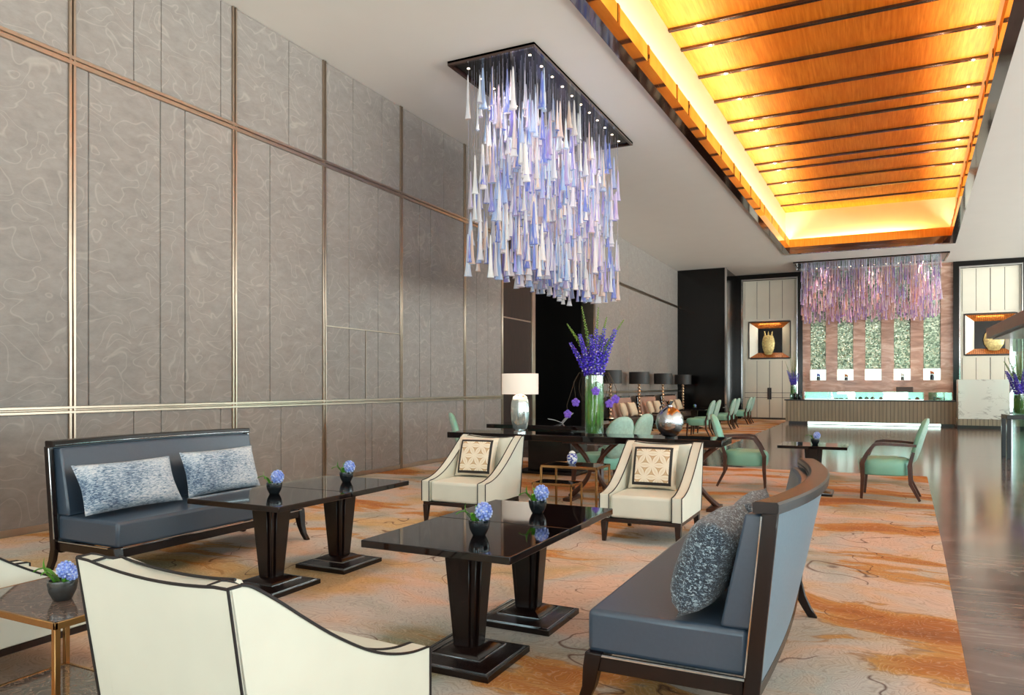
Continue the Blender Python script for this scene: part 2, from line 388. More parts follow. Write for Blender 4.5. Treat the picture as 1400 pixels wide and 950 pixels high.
# carpets
def slab(name, poly, z0, z1, m):
    b = MB(); b.prism(poly, 'z', z0, z1); return obj(name, b, m, smooth=False)
tag(slab('carpet', [(.28, -2), (.38, 3.67), (.52, 6.94), (.72, 12.2), (XW + .03, 12.2), (XW + .03, -2)], .0005, RZ, M['carpet']),
    'large peach and orange map patterned carpet under the front seating group', 'carpet', 'patterned carpets')
tag(slab('carpet', [(-2.89, 15.6), (-2.89, 30.5), (-4.88, 30.5), (-4.88, 28.18), (XW + .03, 28.18), (XW + .03, 15.6)], .0005, RZ, M['carpet']),
    'patterned carpet under the far lounge row of mint chairs and taupe sofas', 'carpet', 'patterned carpets')

# fabric wall: padded panels
SY = [-4, 2.45, 4.34, 6.29, 7.87, 9.70, 11.73, 13.25]
seams = {'low': [3.3, 4.99, 5.31, 6.1, 7.06, 8.79, 8.95, 10.47, 11.44, 12.5], 'mid': [3.1, 4.51, 5.30, 5.61, 6.87, 8.41, 9.10, 10.24, 10.58, 12.2, 12.65], 'top': [3.2, 4.99, 5.31, 6.1, 7.2, 8.5, 9.2, 10.3, 11.0, 12.4]}
SY2 = [18.74, 21.05, 21.89, 24.31, 25.63, 26.68, 28.25]
RAIL = (1.10, 4.38)
def panels(b, y0, y1, z0, z1, cuts):
    ys = [y0] + [c for c in cuts if y0 + .02 < c < y1 - .02] + [y1]
    for p, q in zip(ys, ys[1:]): b.box(XW - .05, XW, p + .003, q - .003, z0 + .003, z1 - .003)
b = MB(); b.box(XW - .30, XW - .04, -4, 13.25, 0, HC); b.box(XW - .30, XW - .04, 18.74, 28.25, 0, HC); b.box(XW - .30, XW - .04, 13.25, 18.74, 4.38, HC)
for p, q in zip(SY, SY[1:]):
    panels(b, p, q, .0, RAIL[0], seams['low']); panels(b, p, q, RAIL[1], HC - .002, seams['top'])
    if p == 7.87:
        panels(b, p, q, 2.15, RAIL[1], seams['mid'])
    else: panels(b, p, q, RAIL[0], RAIL[1], seams['mid'])
panels(b, 18.74, 28.25, 0, 1.15, SY2[1:-1]); panels(b, 18.74, 28.25, 1.15, RAIL[1], SY2[1:-1]); panels(b, 18.74, 28.25, RAIL[1], HC - .002, SY2[1:-1])
panels(b, 13.25, 18.74, RAIL[1], HC - .002, [14.8, 17])
struct('wall_left', b, M['wallfab'], bevel=.006, seg=1)
# concealed service door in the fabric wall
b = MB()
for p, q in ((7.87, 8.41), (8.41, 8.79), (8.79, 9.1), (9.1, 9.70)): b.box(XW - .05, XW + .001, p + .004, q - .004, 1.13, 2.145)
d = struct('door_1', b, M['wallfab'], bevel=.006, seg=1)
b = MB(); b.box(XW - .01, XW + .012, 7.9, 9.68, 2.145, 2.16); b.box(XW - .01, XW + .012, 8.785, 8.795, 1.13, 2.145)
obj('door_frame', b, M['bronze'], d)
# bronze trims
k = 0
def trim(b):
    global k
    k += 1; return struct('trim_%d' % k, b, M['bronze'], bevel=.004, seg=1)
for y in SY[1:]:
    b = MB(); b.box(XW - .03, XW + .022, y - .034, y - .008, 0, HC - .002); b.box(XW - .03, XW + .022, y + .008, y + .034, 0, HC - .002); b.box(XW - .03, XW + .008, y - .006, y + .006, 0, HC - .002); trim(b)
for z, dz in ((RAIL[0], .036), (RAIL[1], .045)):
    b = MB(); b.box(XW - .03, XW + .024, -4, 13.25, z - dz, z - .008); b.box(XW - .03, XW + .024, -4, 13.25, z + .008, z + dz); b.box(XW - .03, XW + .01, -4, 13.25, z - .008, z + .008); trim(b)
    b = MB(); b.box(XW - .03, XW + .024, 18.74, 28.2, z - dz + (.05 if z < 2 else 0), z + dz + (.05 if z < 2 else 0)); trim(b)
b = MB(); b.box(XW - .02, XW + .012, -4, 13.25, 0, .07); o = struct('baseboard_left', b, M['bronze'])
# dark timber portal and recess
b = MB(); b.box(XW - .3, XW + .01, 13.28, 14.63, 0, 4.36)
struct('wall_portal', b, M['portal'])
b = MB(); b.box(XW - .3, XW + .05, 14.63, 14.80, 0, 4.36); b.box(XW - .32, XW + .05, 18.6, 18.74, 0, 4.36)
b.box(XW - .02, XW + .014, 13.28, 14.63, 2.72, 2.75); trim(b)
b = MB(); b.box(XW - 2.2, XW - 2.1, 14.6, 18.8, 0, 4.4); b.box(XW - 2.1, XW - .3, 14.7, 14.8, 0, 4.4); b.box(XW - 2.1, XW - .3, 18.6, 18.7, 0, 4.4); b.box(XW - 2.1, XW - .3, 14.8, 18.6, 4.3, 4.4)
struct('wall_recess', b, M['void'])

# ceiling with tray opening
TR = [(-3.20, 4.0), (1.34, 4.0), (2.31, 26.45), (-2.61, 26.33)]
b = MB()
o4 = [(-7.0, -4.5), (13.1, -4.5), (13.1, 31.4), (-7.0, 31.4)]
vs = [(x, y, z) for z in (HC, HC + .06) for x, y in o4 + TR]
fs = []
for i in range(4):
    j = (i + 1) % 4
    fs += [(i, j, 4 + j, 4 + i), (8 + i, 12 + i, 12 + j, 8 + j), (i, 8 + i, 8 + j, j), (4 + i, 4 + j, 12 + j, 12 + i)]
b.add(vs, fs); struct('ceiling', b, M['paint'], smooth=False)
# tray: polished lip, band coloured as the veneer's reflection, cream upstand, veneer ceiling
def off(poly, d):
    out = []
    n = len(poly)
    for i in range(n):
        p0, p1, p2 = Vector(poly[i - 1]), Vector(poly[i]), Vector(poly[(i + 1) % n])
        a = (p1 - p0).normalized(); c = (p2 - p1).normalized()
        na, nc = Vector((a.y, -a.x)), Vector((c.y, -c.x))
        bis = (na + nc).normalized(); out.append(tuple(p1 + bis * (d / max(.3, bis.dot(na)))))
    return out
def ring(b, d0, z0, d1, z1, t=.0):
    a, c = off(TR, d0), off(TR, d1)
    for i in range(4):
        j = (i + 1) % 4
        n = len(b.v); b.add([(*a[i], z0), (*a[j], z0), (*c[j], z1), (*c[i], z1)], [(0, 1, 2, 3)])
def ringbox(d0, d1, z0, z1):
    b = MB(); ring(b, d0, z0, d0, z1); ring(b, d0, z1, d1, z1); ring(b, d1, z1, d1, z0); ring(b, d1, z0, d0, z0); return b
# negative d = inwards of the opening
lip = ringbox(-.14, .02, HC - .03, HC + .20); struct('trim_ceiling_lip', lip, M['darkbronze'], smooth=False)
band = ringbox(-.12, -.08, HC + .20, HC + .47); struct('trim_ceiling_band', band, M['veneer'], smooth=False)
b = ringbox(.02, .10, HC + .06, 7.3); struct('wall_tray', b, M['cream_wall'], smooth=False)
b = MB(); q = off(TR, .06); b.prism(q, 'z', 7.2, 7.26); struct('ceiling_tray', b, M['veneer'], smooth=False)
beams = [5.1, 6.3, 7.6, 9.1, 10.4, 11.96, 12.74, 14.02, 15.38, 16.72, 17.46, 18.82, 20.22, 20.93, 22.35, 23.77, 25.2]
for i, y in enumerate(beams):
    xl = -3.20 + (y - 4) * .0264 - .02; xr = 1.34 + (y - 4) * .0432 + .02
    b = MB()
    for dy in (-.04, .008): b.box(xl, xr, y + dy, y + dy + .032, 7.155, 7.21)
    struct('beam_ceiling' if i == 0 else 'beam_ceiling.%03d' % i, b, M['darkbronze'], bevel=.006, seg=1)
    b = MB(); xa = -3.20 + (y - 4) * .0264 + .12; xb = 1.34 + (y - 4) * .0432 - .12
    b.box(xa - .02, xa + .012, y - .04, y + .04, HC + .20, HC + .47); b.box(xb - .012, xb + .02, y - .04, y + .04, HC + .20, HC + .47)
    struct('trim_beam_reflection' if i == 0 else 'trim_beam_reflection.%03d' % i, b, M['darkbronze'], smooth=False)  # dark blocks painted as the beams' reflections on the band

# back wall
b = MB(); b.box(-7.1, 13.2, YB + .02, YB + .3, 0, 6.1); b.box(-7.1, -4.95, 28.25, 28.45, 0, 6.1); b.box(-5.05, -4.95, 28.45, YB + .05, 0, 6.1)
struct('wall_back', b, M['black'])
b = MB(); b.box(-4.95, -4.69, YB - .25, YB + .02, 0, HC); b.box(-4.69, -2.61, YB - .25, YB + .02, 5.58, HC); b.box(-2.61, -2.42, YB - .25, YB + .02, 0, HC)
b.box(2.62, 2.82, YB - .25, YB + .02, 0, HC); b.box(2.82, 4.68, YB - .25, YB + .02, 5.6, HC); b.box(4.68, 13, YB - .25, YB + .02, 0, HC)
struct('trim_portal_black', b, M['black'])
b = MB(); b.box(-4.96, -4.89, 28.2, 28.27, 0, HC); b.box(-4.72, -4.66, YB - .29, YB - .25, 0, 5.6); b.box(-2.64, -2.60, YB - .29, YB - .25, 0, 5.6); b.box(-4.66, -2.64, YB - .29, YB - .25, 5.55, 5.6)
b.box(2.80, 2.84, YB - .29, YB - .25, 0, 5.6); b.box(4.66, 4.7, YB - .29, YB - .25, 0, 5.6); b.box(2.84, 4.66, YB - .29, YB - .25, 5.55, 5.6)
struct('trim_chrome_edges', b, M['chrome'])
# stone piers between mosaic panels, with niches below
mos = [(-2.15, -1.59), (-1.19, -.63), (-.23, .32), (.73, 1.28), (1.69, 2.24)]
xs = [-2.42] + [v for m_ in mos for v in m_] + [2.62]
b = MB()
for i in range(0, len(xs), 2): b.box(xs[i], xs[i + 1], YB - .14, YB + .02, 1.97, HC)
for p, q in mos: b.box(p, q, YB - .02, YB + .02, 1.97, HC)
b.box(-2.42, 2.62, YB - .14, YB + .02, 0, 1.55)
for i in range(0, len(xs), 2): b.box(xs[i], xs[i + 1], YB - .14, YB + .02, 1.55, 1.97)
struct('wall_stone', b, M['stone'], smooth=False)
nm = ['first', 'second', 'middle', 'fourth', 'fifth']
for i, (p, q) in enumerate(mos):
    b = MB(); b.box(p + .012, q - .012, YB - .055, YB - .024, 1.985, 5.75)
    tag(obj('mosaic_panel', b, M['mosaic'], smooth=False), 'tall green mosaic panel, %s from the cabinet with the tall gold vase' % nm[i], 'wall panel', 'mosaic panels on the stone wall')
    b = MB(); b.box(p + .0, q - .0, YB + .004, YB + .018, 1.55, 1.97); struct('wall_niche' if i == 0 else 'wall_niche.%03d' % i, b, M['led_niche'], smooth=False)
# things in niches
def small_pot(x, label, rgb, r=.09, h=.14, leaf=None):
    t = thing('niche_pot', label, 'pot', (x, YB - .08, 1.552), 0, 'ornaments in the lit niches')
    b = MB(); b.lathe([(r * .5, 0), (r * .75, .01), (r * .8, h * .5), (r * .6, h), (r * .45, h * .98)], 16); obj('pot', b, mat('niche_glaze', rgb, .3, vary=.1), t)
    if leaf:
        b = MB()
        for a in range(5): b.ball((.04 * cos(a * 1.3), .02 * sin(a * 1.3), h + .05 + .02 * (a % 3)), (.03, .025, .05), 6, 4)
        obj('flower', b, leaf, t)
small_pot(-1.86, 'grey pot with blue bloom in the first lit niche', (60, 72, 80), leaf=M['hyacinth'])
small_pot(-.88, 'dark pot with orange bloom in the second lit niche', (50, 56, 66), .08, .11, mat('orange_bloom', (214, 150, 100), .5, vary=.2))
small_pot(1.02, 'grey pot with pale twigs in the fourth lit niche', (84, 94, 90), .07, .13, M['white'])
small_pot(1.97, 'dark pot with copper ball in the fifth lit niche', (24, 34, 52), .085, .20, mat('copper_ball', (206, 120, 76), .3, .6, vary=.1))

# built-in cabinets
def cabinet(x0, x1, label, vase):
    yf = YB - .20
    t = thing('built_in_cabinet', label, 'cabinet', ((x0 + x1) / 2, yf, 0), 0, 'ivory cabinets on the back wall'); w = (x1 - x0) / 2
    nz0, nz1, nw = 2.46, 3.86, .76
    b = MB(); b.box(-w, w, .02, .19, .06, nz0 - .06); b.box(-w, w, .02, .19, nz1 + .06, 5.54); b.box(-w, -nw, .02, .19, nz0 - .06, nz1 + .06); b.box(nw, w, .02, .19, nz0 - .06, nz1 + .06)
    obj('body', b, M['cabinet'], t, smooth=False)
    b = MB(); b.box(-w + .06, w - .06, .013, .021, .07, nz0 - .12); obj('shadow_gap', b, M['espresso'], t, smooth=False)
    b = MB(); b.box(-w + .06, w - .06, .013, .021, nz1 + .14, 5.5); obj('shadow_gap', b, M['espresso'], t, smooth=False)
    b = MB(); b.box(-w, w, .05, .19, 0, .06); obj('plinth', b, M['espresso'], t)
    for s in (-1, 1):
        a, c = sorted((s * .004, s * (w - .06)))
        b = MB()
        e = (a + c) / 2
        for p, q in ((a, e), (e, c)):
            b.box(p + .008, q - .008, 0, .02, .08, .86); b.box(p + .008, q - .008, 0, .02, .875, 1.055); b.box(p + .008, q - .008, 0, .02, 1.07, nz0 - .12)
        dd = obj('door', b, M['cabinet'], t, bevel=.003, seg=1)
        b = MB(); b.box(s * .012, s * .075, -.03, 0.0, .8, 1.26) if s > 0 else b.box(-.075, -.012, -.03, 0.0, .8, 1.26)
        obj('handle', b, M['espresso'], dd)
        b = MB()
        for p, q in ((a, e), (e, c)): b.box(p + .008, q - .008, 0, .02, nz1 + .14, 5.50)
        obj('upper_panel', b, M['cabinet'], t, bevel=.003, seg=1)
    # niche: dark frame, reeded reveals, mirror back
    b = MB()
    b.box(-nw - .03, nw + .03, -.02, .02, nz1, nz1 + .04); b.box(-nw - .03, nw + .03, -.02, .02, nz0 - .04, nz0); b.box(-nw - .04, -nw, -.02, .02, nz0 - .04, nz1 + .04); b.box(nw, nw + .04, -.02, .02, nz0 - .04, nz1 + .04)
    obj('niche_frame', b, M['espresso'], t)
    iw, d = .46, .19
    for za, zb in ((nz1, nz1 - .22), (nz0, nz0 + .20)):
        b = MB(); b.add([(-nw, 0, za), (nw, 0, za), (iw, d, zb), (-iw, d, zb)], [(0, 1, 2, 3)]); obj('reeded_lining', b, M['reed'], t, smooth=False)
    for s in (-1, 1):
        b = MB(); b.add([(s * nw, 0, nz0), (s * nw, 0, nz1), (s * iw, d, nz1 - .22), (s * iw, d, nz0 + .20)], [(0, 1, 2, 3)]); obj('side_lining', b, M['cabinet'], t, smooth=False)
    b = MB(); b.box(-iw, iw, d - .01, d, nz0 + .2, nz1 - .22); obj('back_mirror', b, M['black'], t, smooth=False)
    vz = nz0 + .004
    v = thing('openwork_vase', vase[0], 'vase', ((x0 + x1) / 2 + vase[1], yf + .075, nz0 + .122), 0, 'gilded vases in the cabinet niches')
    b = MB()
    if vase[2]:
        b.lathe([(.10, 0), (.14, .02), (.22, .25), (.245, .45), (.22, .62), (.17, .75), (.15, .77)], 24); b.M = Matrix.Diagonal((1, .28, 1, 1))
        bb = MB(); bb.M = Matrix.Diagonal((1, .28, 1, 1)); bb.lathe([(.10, 0), (.14, .02), (.22, .25), (.245, .45), (.22, .62), (.17, .75), (.15, .77)], 24); obj('body', bb, M['gold'], v)
        bb = MB()
        for a in (-1, 0, 1): bb.tube([(a * .12, 0, .75), (a * .135, 0, .85), (a * .15, 0, .93)], [.035, .025, .006], 8)
        obj('rim_horn', bb, M['gold'], v)
    else:
        bb = MB(); bb.M = Matrix.Diagonal((1, .22, 1, 1)); bb.lathe([(.08, 0), (.16, .02), (.29, .22), (.32, .40), (.28, .58), (.16, .72), (.06, .76)], 24); obj('body', bb, M['gold'], v)
        bb = MB(); bb.M = Matrix.Diagonal((1, .4, 1, 1)); bb.lathe([(.06, .75), (.075, .78), (.06, .80)], 16); obj('neck', bb, M['gold'], v)
    lt = bpy.data.lights.new('niche_lamp', 'AREA'); lt.energy = 7; lt.shape = 'RECTANGLE'; lt.size = .8; lt.size_y = .04; lt.color = (1, .80, .55)
    lo = bpy.data.objects.new('niche_lamp', lt); lo.location = ((x0 + x1) / 2, yf + .03, nz1 - .045); lo.rotation_euler = (R(12), 0, 0); COL.objects.link(lo)
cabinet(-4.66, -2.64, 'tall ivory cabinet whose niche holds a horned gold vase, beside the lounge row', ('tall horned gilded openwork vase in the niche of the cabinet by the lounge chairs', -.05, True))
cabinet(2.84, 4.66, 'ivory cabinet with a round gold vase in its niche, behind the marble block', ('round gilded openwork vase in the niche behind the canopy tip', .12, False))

# counter
t = thing('bar_counter', 'long reeded taupe pastry counter with a glowing plinth before the stone wall', 'counter', (0, 27.3, 0))
b = MB(); b.box(-2.72, 2.42, 0, .8, .10, .82); b.box(2.42, 4.4, -.6, .3, .10, .30); obj('front', b, M['counter'], t, smooth=False)
b = MB(); b.box(-2.76, 2.42, -.03, .82, .82, .86); obj('worktop', b, M['espresso'], t, bevel=.004, seg=1)
b = MB(); b.box(-2.62, 2.38, .08, .7, 0, .10); b.box(2.42, 4.3, -.5, .2, 0, .10); obj('plinth', b, M['espresso'], t, smooth=False)
b = MB(); b.box(-2.0, 2.0, .05, .075, .015, .095); obj('light_strip', b, M['led_white'], t, smooth=False)
b = MB(); b.box(2.42, 4.4, 26.68, 27.2, .301, 1.53)
tag(obj('marble_block', b, M['whitemarble'], bevel=.006), 'veined white marble block at the end of the pastry counter', 'counter end')
# glass display case
t = thing('glass_display_case', 'low lit glass pastry case on the reeded counter', 'display case', (0, 27.36, .861))
b = MB(); b.box(-2.1, 1.52, 0, .5, 0, .02); obj('base', b, M['led_niche'], t, smooth=False)
b = MB(); b.box(-2.1, 1.52, .48, .5, .02, .26); obj('back_panel', b, M['led_niche'], t, smooth=False)
b = MB(); b.box(-2.1, 1.52, 0, .008, .02, .26); b.box(-2.1, 1.52, 0, .48, .26, .268); b.box(-2.1, -2.092, 0, .48, .02, .26); b.box(1.512, 1.52, 0, .48, .02, .26); obj('glass', b, M['greenglass'], t, smooth=False)
for x in (-2.1, -1.35, .05, 1.52):
    b = MB(); b.box(x - .006, x + .006, -.004, .0, 0, .27); obj('mullion', b, M['chrome'], t, smooth=False)
ps = [(-1.1, 0), (-.95, 0), (-.74, 0), (-.52, 1), (-.35, 1), (-.16, 1), (.02, 1), (.28, 2), (.52, 0), (.80, 2), (1.08, 0), (1.34, 2)]
for x, kd in ps:
    b = MB(); b.lathe([(.055, 0), (.065, .02), (.06, .05), (.03, .075), (.005, .085)] if kd else [(.07, 0), (.075, .015), (.06, .035), (.01, .04)], 12, x, 27.5)
    o = obj('pastry', b, M['berry'] if kd == 2 else M['pastry']); o.location.z = .882
    tag(o, {0: 'flat brown pastry on the lit floor of the glass case', 1: 'domed chocolate cake on the lit floor of the glass case', 2: 'red fruit cake on the lit floor of the glass case'}[kd], 'pastry', ['flat pastries', 'chocolate cakes', 'red fruit cakes'][kd] + ' in the display case')
t = thing('glass_box', 'small empty glass box at the dark end of the counter', 'display box', (2.02, 27.4, .861))
b = MB(); b.box(-.35, .3, 0, .4, 0, .26); obj('glass', b, M['greenglass'], t, smooth=False)
b = MB(); b.box(-.22, .14, .1, .3, .09, .11); b.box(-.2, -.17, .1, .3, .0, .09); b.box(.09, .12, .1, .3, 0, .09); obj('riser', b, M['pewter'], t, smooth=False)
# bar chair behind the counter
t = thing('bar_chair', 'brown padded chair back showing above the glass case', 'chair', (1.02, 28.75, 0))
b = MB(); b.box(-.26, .26, -.04, .04, .95, 1.3); obj('backrest', b, M['brownfab'], t, bevel=.02)
b = MB(); b.box(-.24, .24, -.02, .42, .68, .76); obj('seat', b, M['brownfab'], t, bevel=.02)
for x, y in ((-.21, 0), (.21, 0), (-.21, .38), (.21, .38)):
    b = MB(); b.box(x - .02, x + .02, y - .02, y + .02, 0, .96 if y == 0 else .69); obj('leg', b, M['espresso'], t)
# little pots on the counter end
for x, r_, lb in ((-2.55, .05, 'clear glass tumbler'), (-2.42, .07, 'dark lidded jar'), (-2.28, .06, 'smoked glass jar')):
    t = thing('counter_jar', lb + ' beside the flower vase on the counter end', 'jar', (x, 27.5 + (.12 if r_ > .06 else 0), .861), 0, 'jars on the counter end')
    b = MB(); b.lathe([(r_ * .9, 0), (r_, .01), (r_, .15), (r_ * .85, .2), (r_ * .5, .21)], 14); obj('jar', b, M['greenglass'] if r_ == .05 else M['pot'], t)
    if r_ == .07:
        b = MB(); b.lathe([(r_ * .55, .208), (r_ * .5, .235), (.01, .25)], 12); obj('lid', b, M['pewter'], t)

# canopy kiosk on the right
t = thing('glass_kiosk', 'glass kiosk under a mauve slab canopy at the right edge', 'kiosk', (0, 0, 0))
b = MB(); b.box(2.05, 5.6, 10.8, 17.3, 2.27, 2.47); obj('canopy', b, M['kiosk'], t, bevel=.008)
b = MB(); b.box(2.15, 5.5, 10.9, 17.2, 2.245, 2.268); obj('underside', b, M['white'], t, smooth=False)
b = MB(); b.box(2.46, 5.4, 17.14, 17.155, 0, 2.245); obj('glass_wall', b, M['greenglass'], t, smooth=False)
b = MB()
for x in (2.42, 2.86, 5.35): b.box(x, x + .045, 17.12, 17.175, 0, 2.245)
b.box(5.35, 5.4, 11, 11.05, 0, 2.245); obj('post', b, M['chrome'], t, smooth=False)
t = thing('plinth_table', 'black open frame stand under the canopy holding the edge of frame flower vase', 'stand', (2.52, 16.15, 0))
b = MB(); b.box(-.33, .33, -.33, .33, .72, .80); obj('top', b, M['black'], t, bevel=.005)
for sx in (-1, 1):
    for sy in (-1, 1):
        b = MB(); b.box(sx * .33 - (.07 if sx > 0 else 0), sx * .33 + (.07 if sx < 0 else 0), sy * .33 - (.07 if sy > 0 else 0), sy * .33 + (.07 if sy < 0 else 0), 0, .72); obj('leg', b, M['black'], t, bevel=.004, seg=1)

# right side and rear: tall windows with mullions (light the room, seen only in reflections)
b = MB(); b.box(13.0, 13.3, -4.5, 31.4, 4.9, 6.1); b.box(13.0, 13.3, -4.5, 31.4, -.1, .35)
for y in range(-4, 32, 3): b.box(13.0, 13.25, y - .12, y + .12, .35, 4.9)
for y in (-4.5, 30.9): b.box(13.0, 13.3, y - .1, y + .5, 0, 6)
b.box(13.06, 13.14, -4.5, 31.4, 2.55, 2.65); struct('wall_right', b, M['stone'], smooth=False)
b = MB(); b.box(-7.1, 13.3, -4.6, -4.3, 4.9, 6.1); b.box(-7.1, 13.3, -4.6, -4.3, -.1, .35)
for x in (-7, -3.6, -.2, 3.2, 6.6, 10, 12.6): b.box(x - .9, x + .9, -4.6, -4.35, .35, 4.9)
struct('wall_front', b, M['stone'], smooth=False)
# ------------------------------------------------------------------ armchairs
def smooth(p, k=4):
    out = []
    for i in range(len(p) - 1):
        a, b_, c, d = [Vector(p[max(0, min(len(p) - 1, i + j))]) for j in (-1, 0, 1, 2)]
        for q in range(k):
            t = q / k
            out.append(tuple(.5 * (2 * b_ + (c - a) * t + (2 * a - 5 * b_ + 4 * c - d) * t * t + (3 * b_ - a - 3 * c + d) * t ** 3)))
    return out + [p[-1]]
def make_armchair(label):
    t = thing('armchair', label, 'armchair', group='cream armchairs')
    w = .36; at = .085; h = .80
    prof = [(-.40, .40), (-.30, .408), (-.20, .43), (-.10, .465), (0, .515), (.10, .58), (.19, .655), (.27, .73), (.335, .785), (.37, .80)]
    prof = smooth(prof)
    def lean(y, z):
        k = min(1, max(0, (y + .05) / .45)); return y + .09 * max(0, (z - .35)) / .45 * k * k * (3 - 2 * k)
    side = [(lean(y, z), z) for y, z in prof] + [(lean(.44, h) - .03, h - .002), (.40, .20), (-.40, .20)]
    for s in (-1, 1):
        a, c = sorted((s * w, s * (w - at))); b = MB(); b.prism(side, 'x', a, c); obj('arm', b, M['cream'], t, bevel=.006)
    # back between the arms, dipping a little at the middle
    def backsec(x):
        dip = .022 * (1 - (x / (w - at)) ** 2)
        zt = h - .004 - dip
        return [(x, .385, .20), (x, lean(.44, zt) - .035, zt), (x, lean(.44, zt) - .15, zt - .004), (x, .24, .38), (x, .24, .20)]
    b = MB(); b.loft([backsec(-w + at + (2 * (w - at)) * i / 8) for i in range(9)]); obj('backrest', b, M['cream'], t, bevel=.012)
    # outer back skin wraps the arms
    b = MB(); n = 10
    def skin(x):
        zt = h - .002 - .018 * max(0, 1 - (x / (w - .05)) ** 2)
        return [(x, .398, .20), (x, lean(.44, zt) - .028, zt), (x, lean(.44, zt) - .045, zt), (x, .378, .20)]
    b.loft([skin(-w + 2 * w * i / n) for i in range(n + 1)]); obj('back_panel', b, M['cream'], t, bevel=.004, seg=1)
    b = MB(); b.box(-w + at + .003, w - at - .003, -.385, .25, .20, .395); obj('seat', b, M['cream'], t, bevel=.028, seg=3)
    b = MB(); r = .0047
    for s in (-1, 1):
        for xx in (s * w, s * (w - at)):
            p = [(xx, -.402, .205), (xx, -.402, .398)] + [(xx, lean(y, z), z + .002) for y, z in prof[1:]]
            b.tube(p, r, 6)
        b.tube([(s * w, .402, .20), (s * w, lean(.44, h) - .028, h)], r, 6)
        b.tube([(s * w, lean(.37, h), h), (s * w, lean(.44, h) - .028, h)], r, 6)
        b.tube([(s * (w - at), lean(.37, h), h), (s * (w - at), lean(.44, h) - .028, h - .004)], r, 6)
    for dy in (-.028, -.118):
        b.tube([(x, lean(.44, .79) + dy, h - .002 - .018 * max(0, 1 - (x / (w - .05)) ** 2)) for x in [(-w + 2 * w * i / 12) * (1 if dy > -.1 else .77) for i in range(13)]], r, 6)
    obj('piping', b, M['piping'], t)
    b = MB(); b.box(-w + .01, w - .01, -.39, .39, .165, .198); obj('frame', b, M['espresso'], t, bevel=.004, seg=1)
    for sx in (-1, 1):
        for y, dy in ((-.362, -.012), (.36, .05)):
            x = sx * (w - .035); b = MB(); b.frus((x - .016, x + .016, y + dy - .016, y + dy + .016), 0, (x - .028, x + .028, y - .03, y + .03), .168); obj('leg', b, M['espresso'], t, bevel=.003, seg=1)
    return t
ac = make_armchair('cream armchair facing the room, in front of the dark console below the table lamp')
ac.location = (-3.56, 6.34, RZ); ac.scale = (.97, .93, 1)
dup(ac, (-1.725, 6.27, RZ), 0, 'cream armchair facing the room, in front of the silver globe vase')
a3 = dup(ac, (-1.755, 1.825, RZ), pi - .077, 'cream armchair seen from behind, nearest to the camera'); a3.scale = (.945, .93, 1)
dup(ac, (-3.64, 1.92, RZ), pi, 'cream armchair cut by the picture edge, behind the brass side table')

# ------------------------------------------------------------------ cushions
def pillow(name, label, w, h, t, m, loc, rz, tilt, cat='cushion', group=None, n=14, pinch=.06):
    """stands on its lower edge; tilt leans the top backwards (+y)"""
    b = MB(); rows = []
    def P(u, v, s):
        k = 1 - pinch * (1 - abs(v) ** 1.5) * abs(u) ** 3; q = 1 - pinch * (1 - abs(u) ** 1.5) * abs(v) ** 3
        th = t * .5 * max(0, (1 - u ** 4) * (1 - v ** 4)) ** .55
        return (u * w / 2 * k, s * th, h / 2 + v * h / 2 * q)
    vs = []; idx = {}
    for s in (-1, 1):
        for i in range(n + 1):
            for j in range(n + 1):
                u, v = -1 + 2 * i / n, -1 + 2 * j / n
                if s == 1 and (i in (0, n) or j in (0, n)): idx[s, i, j] = idx[-1, i, j]; continue
                idx[s, i, j] = len(vs); vs.append(P(u, v, s))
    fs = []
    for s in (-1, 1):
        for i in range(n):
            for j in range(n):
                f = (idx[s, i, j], idx[s, i + 1, j], idx[s, i + 1, j + 1], idx[s, i, j + 1]); fs.append(f if s < 0 else f[::-1])
    b.add(vs, fs); o = obj(name, b, m, ang=80)
    o.location = loc; o.rotation_euler = (-tilt, 0, rz)
    return tag(o, label, cat, group)
g = 'petal print cushions'
pillow('cushion', 'black bordered petal print cushion on the armchair below the table lamp', .43, .41, .13, M['petal'], (-3.60, 6.45, RZ + .400), .10, R(20), group=g)
pillow('cushion', 'black bordered petal print cushion on the armchair before the silver globe vase', .43, .41, .13, M['petal'], (-1.75, 6.36, RZ + .400), .04, R(20), group=g)

